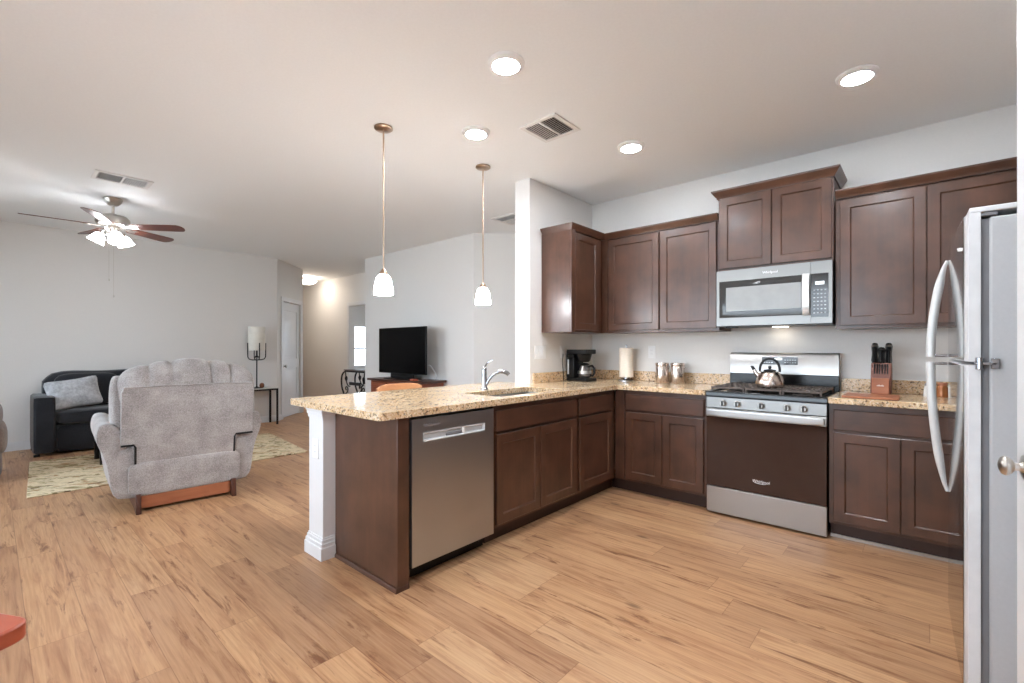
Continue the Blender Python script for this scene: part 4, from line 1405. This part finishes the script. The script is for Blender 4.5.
b2 = thing('recliner', 'taupe overstuffed recliner cut off by the left edge of the photo', 'recliner', (-4.02, -4.66, 0), R(90))
mb = MB()
mb.soft((0, 0, .30), (.42, .42, .22), 7, 8).soft((0, -.02, .52), (.34, .40, .09), 4, 8)
mb.build('seat', M['brown'], b2, **L)
mb = MB()
mb.soft((0, -.36, .78), (.40, .13, .20), 3.4, 10).soft((0, -.33, .58), (.40, .14, .18), 3.4, 10)
mb.build('back_cushion', M['brown'], b2, angle=80, **L)
for s in (-1, 1):
    mb = MB().soft((s * .45, .02, .60), (.085, .40, .105), 3, 10).soft((s * .46, .02, .38), (.105, .43, .16), 3, 10).soft((s * .44, .02, .15), (.09, .40, .13), 4, 10)
    mb.build('arm', M['brown'], b2, angle=80, **L)
MB().box(-.36, .36, -.36, .36, 0, .10).build('base', M['cherryd'], b2, 0.01, **L)

sf = thing('sofa', 'charcoal fabric sofa against the far left wall behind the recliner', 'sofa', (-5.14, -3.08, 0))
MB().soft((-5.16, -3.08, .18), (.34, .66, .165), 10, 8).build('base', M['sofa'], sf)
for y in (-3.80, -2.36):
    MB().soft((-5.135, y, .355), (.345, .093, .328), 14, 10).build('arm', M['sofa'], sf)
mb = MB().soft((-5.36, -3.08, .63), (.125, .715, .315), 7, 14, fn=lambda q: Vector((q.x + .03 * (q.z < 0), q.y * (1 if q.z < .20 else .97), q.z + .006 * math.sin(q.y * 9))))
mb.build('backrest', M['sofa'], sf)
for y in (-3.395, -2.765):
    MB().soft((-5.045, y, .425), (.26, .312, .085), 6, 10).build('seat_cushion', M['sofa'], sf)
for y in (-3.40, -2.76):
    MB().soft((-5.20, y, .72), (.075, .305, .20), 4.5, 10, mat=Matrix.Rotation(R(-8), 4, 'Y')).build('back_cushion', M['sofa'], sf)
for x in (-5.42, -4.87):
    for y in (-3.86, -2.30):
        MB().box(x - .025, x + .025, y - .025, y + .025, 0, .026).build('leg', M['blackpl'], sf)

pm = Matrix.Rotation(R(-18), 4, 'Y') @ Matrix.Rotation(R(9), 4, 'X')


def pil(q):
    k = 1 - .55 * max(abs(q.y) / .225, abs(q.z) / .165) ** 3
    return Vector((q.x * max(.12, k), q.y * (1 + .10 * (abs(q.z) / .165) ** 2), q.z * (1 + .12 * (abs(q.y) / .225) ** 2)))


pl = MB().soft((-4.965, -3.545, .69), (.09, .225, .165), 9, 14, mat=pm, fn=pil).build('throw_pillow', M['pillow'], None, angle=80)
tag(pl, 'light grey throw pillow leaning on the charcoal sofa', 'pillow')

rgo = MB().prism([(-4.55, -3.93), (-2.86, -4.01), (-2.83, -1.71), (-4.42, -1.54)], 0.0005, 0.010).build('area_rug', M['rug'], None, 0.004)
tag(rgo, 'cream area rug with olive and brown leaf pattern before the sofa', 'rug')

cft = thing('coffee_table', 'low dark table on the rug mostly hidden behind the grey recliner', 'coffee table', (-4.02, -2.95, 0.0105))
MB().box(-4.24, -3.80, -3.45, -2.45, .38, .415).build('tabletop', M['cherryd'], cft, 0.005)
for x in (-4.215, -3.825):
    for y in (-3.425, -2.475):
        MB().box(x - .022, x + .022, y - .022, y + .022, .0105, .38).build('leg', M['darkmetal'], cft, 0.002)
MB().box(-4.19, -3.85, -3.40, -2.50, .14, .155).build('shelf', M['cherryd'], cft, 0.003)

st = thing('side_table', 'black metal side table with pale top between sofa and closet door', 'side table', (-5.34, -1.42, 0))
MB().box(-5.50, -5.19, -1.74, -1.115, .578, .590).build('tabletop', M['stone'], st, 0.002)
mb = MB()
for y in (-1.74, -1.14):
    mb.box(-5.50, -5.19, y, y + .025, .553, .5775)
for x in (-5.50, -5.215):
    mb.box(x, x + .025, -1.715, -1.14, .553, .5775)
mb.build('frame', M['darkmetal'], st)
for x in (-5.50, -5.215):
    for y in (-1.74, -1.14):
        MB().box(x, x + .025, y, y + .025, 0, .5525).build('leg', M['darkmetal'], st)

lx, ly = -5.33, -1.39
lp = thing('pillar_lamp', 'iron table lamp with tall cream cylinder shade on the side table', 'lamp', (lx, ly, .5905))
MB().lathe([(.001, .5905), (.075, .5905), (.075, .600), (.02, .608), (.010, .62), (.009, 1.07), (.001, 1.07)], (lx, ly, 0), 18).build('stand', M['darkmetal'], lp)
MB().lathe([(.001, 1.19), (.118, 1.19), (.120, 1.195), (.120, 1.562), (.118, 1.566), (.001, 1.566)], (lx, ly, 0), 28).build('lamp_shade', M['lampcream'], lp)
mb = MB().lathe([(.001, 1.075), (.03, 1.075), (.034, 1.09), (.014, 1.11), (.012, 1.1895), (.001, 1.1895)], (lx, ly, 0), 14)
mb.build('socket', M['darkmetal'], lp)
for k in range(4):
    a = R(45 + 90 * k + 42)
    c, s = math.cos(a), math.sin(a)
    pts = [(lx + c * r, ly + s * r, z) for r, z in ((.006, 1.04), (.07, 1.042), (.11, 1.055), (.128, 1.085), (.131, 1.13), (.131, 1.31))]
    MB().tube(pts, .008, 8).build('prong', M['darkmetal'], lp)
od = MB().soft((-5.27, -1.335, .632), (.033, .033, .04), 2.4, 8, fn=lambda q: q * (1 + .06 * math.sin(14 * q.z / .04 + 3 * math.atan2(q.y, q.x)))).build('ornament', M['decor'], None)
tag(od, 'small brown round ornament at the foot of the pillar lamp', 'ornament')

# tv stand and tv
ts = thing('tv_stand', 'reddish brown wooden media stand under the black television', 'tv stand', (-2.99, -0.25, 0))
MB().box(-3.605, -2.315, -0.475, -0.02, .752, .785).build('top', M['cherryd'], ts, 0.006)
mb = MB()
mb.box(-3.55, -3.52, -0.44, -0.03, .05, .7515).box(-2.40, -2.37, -0.44, -0.03, .05, .7515)
mb.box(-3.52, -2.40, -0.44, -0.03, .05, .09).box(-3.52, -2.40, -0.05, -0.03, .09, .7515)
mb.box(-3.16, -3.13, -0.44, -0.05, .09, .7515).box(-2.79, -2.76, -0.44, -0.05, .09, .7515)
mb.box(-3.13, -2.79, -0.43, -0.05, .42, .44).box(-3.52, -2.40, -0.44, -0.05, .735, .7515)
mb.build('carcass', M['cherry'], ts)
for x in (-3.55, -2.44):
    for y in (-.44, -.10):
        MB().box(x, x + .07, y, y + .07, 0, .0495).build('foot', M['cherryd'], ts)
for x in (-3.518, -2.758):
    d = MB().shaker((x, -0.441, .095), (1, 0, 0), (0, -1, 0), .356, .635, .018, .06).build('door', M['cherry'], ts)
    kx_ = x + (.32 if x < -3 else .037)
    MB().lathe([(.006, -.460), (.006, -.468), (.013, -.475), (.001, -.482)], (kx_, 0, .43), 12, 'y').build('knob', M['darkmetal'], d)

tv = thing('television', 'flat black television standing on the wooden media stand', 'television', (-2.97, -0.28, .7855))
MB().box(-3.535, -2.405, -0.315, -0.285, .862, 1.525).build('screen_housing', M['blackpl'], tv, 0.004)
MB().box(-3.527, -2.413, -0.317, -0.3155, .874, 1.517).build('screen', M['screen'], tv)
MB().soft((-2.97, -.262, 1.12), (.38, .022, .20), 8, 8).build('rear_housing', M['blackpl'], tv)
MB().box(-3.28, -2.66, -0.40, -0.18, .7855, .797).build('foot_plate', M['blackpl'], tv, 0.004)
MB().box(-3.26, -2.72, -0.295, -0.265, .7975, .8615).build('neck', M['blackpl'], tv, 0.004)
MB().tube([(-2.5, -.25, 1.02), (-2.43, -.20, .98), (-2.39, -.17, .90), (-2.36, -.16, .82), (-2.34, -.17, .792)], .004, 8).build('cable', M['greyp'], tv)
sb_ = MB().soft((-2.55, -0.40, .7985), (.055, .035, .0125), 8, 6).build('streaming_box', M['redwood'], None)
tag(sb_, 'small reddish box on the media stand before the right corner of the television', 'box')

# dining chair on the bar side of the peninsula
ch = thing('dining_chair', 'honey coloured wooden dining chair on the bar side of the peninsula', 'chair', (-0.56, -1.875, 0))
mb = MB()
top = []
for i in range(13):
    t = -1 + 2 * i / 12
    y = -1.875 + .225 * t
    x = -.735 - .03 * (1 - t * t)
    zt = .925 - .030 * abs(t) ** 5
    zb_ = .80 + .012 * abs(t) ** 4
    top.append([(x - .011, y, zb_), (x + .011, y, zb_), (x + .011 - .012, y, zt), (x - .011 - .012, y, zt)])
mb.rings(top)
mb.build('top_rail', M['oak'], ch, 0.004)
for s in (-1, 1):
    y = -1.875 + s * .19
    MB().tube([(-.77, y, 0), (-.745, y, .25), (-.735, y, .45), (-.742, y, .65), (-.752, y, .81)], [.016, .019, .02, .018, .015], 10).build('leg', M['oak'], ch)
    MB().tube([(-.36, y, 0), (-.37, y, .22), (-.375, y, .432)], [.015, .02, .021], 10).build('leg', M['oak'], ch)
    MB().tube([(-.748, y, .20), (-.372, y, .20)], .011, 8).build('stretcher', M['oak'], ch)
for k in range(5):
    y = -1.875 + (k - 2) * .068
    MB().tube([(-.725, y, .455), (-.745, y, .62), (-.762, y, .805)], .0075, 8).build('spindle', M['oak'], ch)
MB().soft((-.555, -1.875, .447), (.205, .215, .0185), 5, 10).build('seat', M['oak'], ch)

# wrought iron console at the hall opening
ic = thing('iron_console', 'black wrought iron scroll table by the hallway opening', 'console table', (-5.30, 0.36, 0))
x0, x1, y0, y1 = -5.545, -4.80, .20, .52
MB().box(x0, x1, y0, y1, .806, .826).build('tabletop', M['iron'], ic, 0.004)
MB().box(x0 + .02, x1 - .02, y0 + .02, y1 - .02, .780, .8055).build('apron', M['darkmetal'], ic)


def scroll(pts, r, y, mir):
    mb = MB()
    f = (lambda u: x0 + u) if not mir else (lambda u: x1 - u)
    for p in pts:
        P = [Vector((f(u), y, z)) for u, z in p]
        sm = []
        for i in range(len(P) - 1):
            a, b, c, d = P[max(i - 1, 0)], P[i], P[i + 1], P[min(i + 2, len(P) - 1)]
            for k in range(4):
                t = k / 4
                sm.append(.5 * ((2 * b) + (c - a) * t + (2 * a - 5 * b + 4 * c - d) * t * t + (3 * b - a - 3 * c + d) * t ** 3))
        sm.append(P[-1])
        mb.tube(sm, r, 8)
    return mb


S1 = [(0.03, .79), (-.05, .755), (-.10, .69), (-.112, .60), (-.09, .48), (-.02, .37), (.03, .25), (.02, .12), (-.05, .02)]
S2 = [(-.07, .345), (.0, .36), (.08, .39), (.125, .44), (.11, .495), (.06, .505), (.045, .465), (.075, .445)]
S3 = [(.04, .775), (.055, .68), (.075, .60), (.13, .53), (.2, .52)]
S4 = [(.03, .665), (.06, .70), (.095, .675), (.085, .63), (.05, .625), (.03, .665)]
for mir in (False, True):
    for y in (y0 + .02, y1 - .02):
        lg = scroll([S1], .016, y, mir).build('leg', M['darkmetal'], ic)
        scroll([S2, S3, S4], .011, y, mir).build('scrollwork', M['darkmetal'], lg)
for y in (y0 + .02, y1 - .02):
    MB().box(x0 + .19, x1 - .19, y - .012, y + .012, .545, .60).build('stretcher', M['darkmetal'], ic)

# reddish table at the photographer's left
ta = math.atan2(-.489, -.873)
dt = thing('dining_table', 'reddish wooden table whose rounded corner enters at the lower left', 'table', (1.432, -4.150, 0), ta)
tp = arc(.03, .03, .03, 270, 180, 5)
MB().prism([(0.03, 0), (1.4, 0), (1.4, .9), (0.03, .9)] + arc(.03, .87, .03, 90, 180, 5) + arc(.03, .03, .03, 180, 270, 5)[:-1], .722, .752).build('tabletop', M['redwood'], dt, 0.004, local=True)
for x in (.16, 1.33):
    for y in (.10, .83):
        MB().lathe([(.001, 0), (.020, 0), (.026, .3), (.032, .6), (.034, .7215), (.001, .7215)], (x, y, 0), 14).build('leg', M['redwood'], dt, local=True)
mb = MB()
mb.box(.16, 1.33, .09, .11, .64, .7215).box(.16, 1.33, .82, .84, .64, .7215).box(.15, .17, .13, .80, .64, .7215).box(1.32, 1.34, .13, .80, .64, .7215)
mb.build('apron', M['redwood'], dt, local=True)
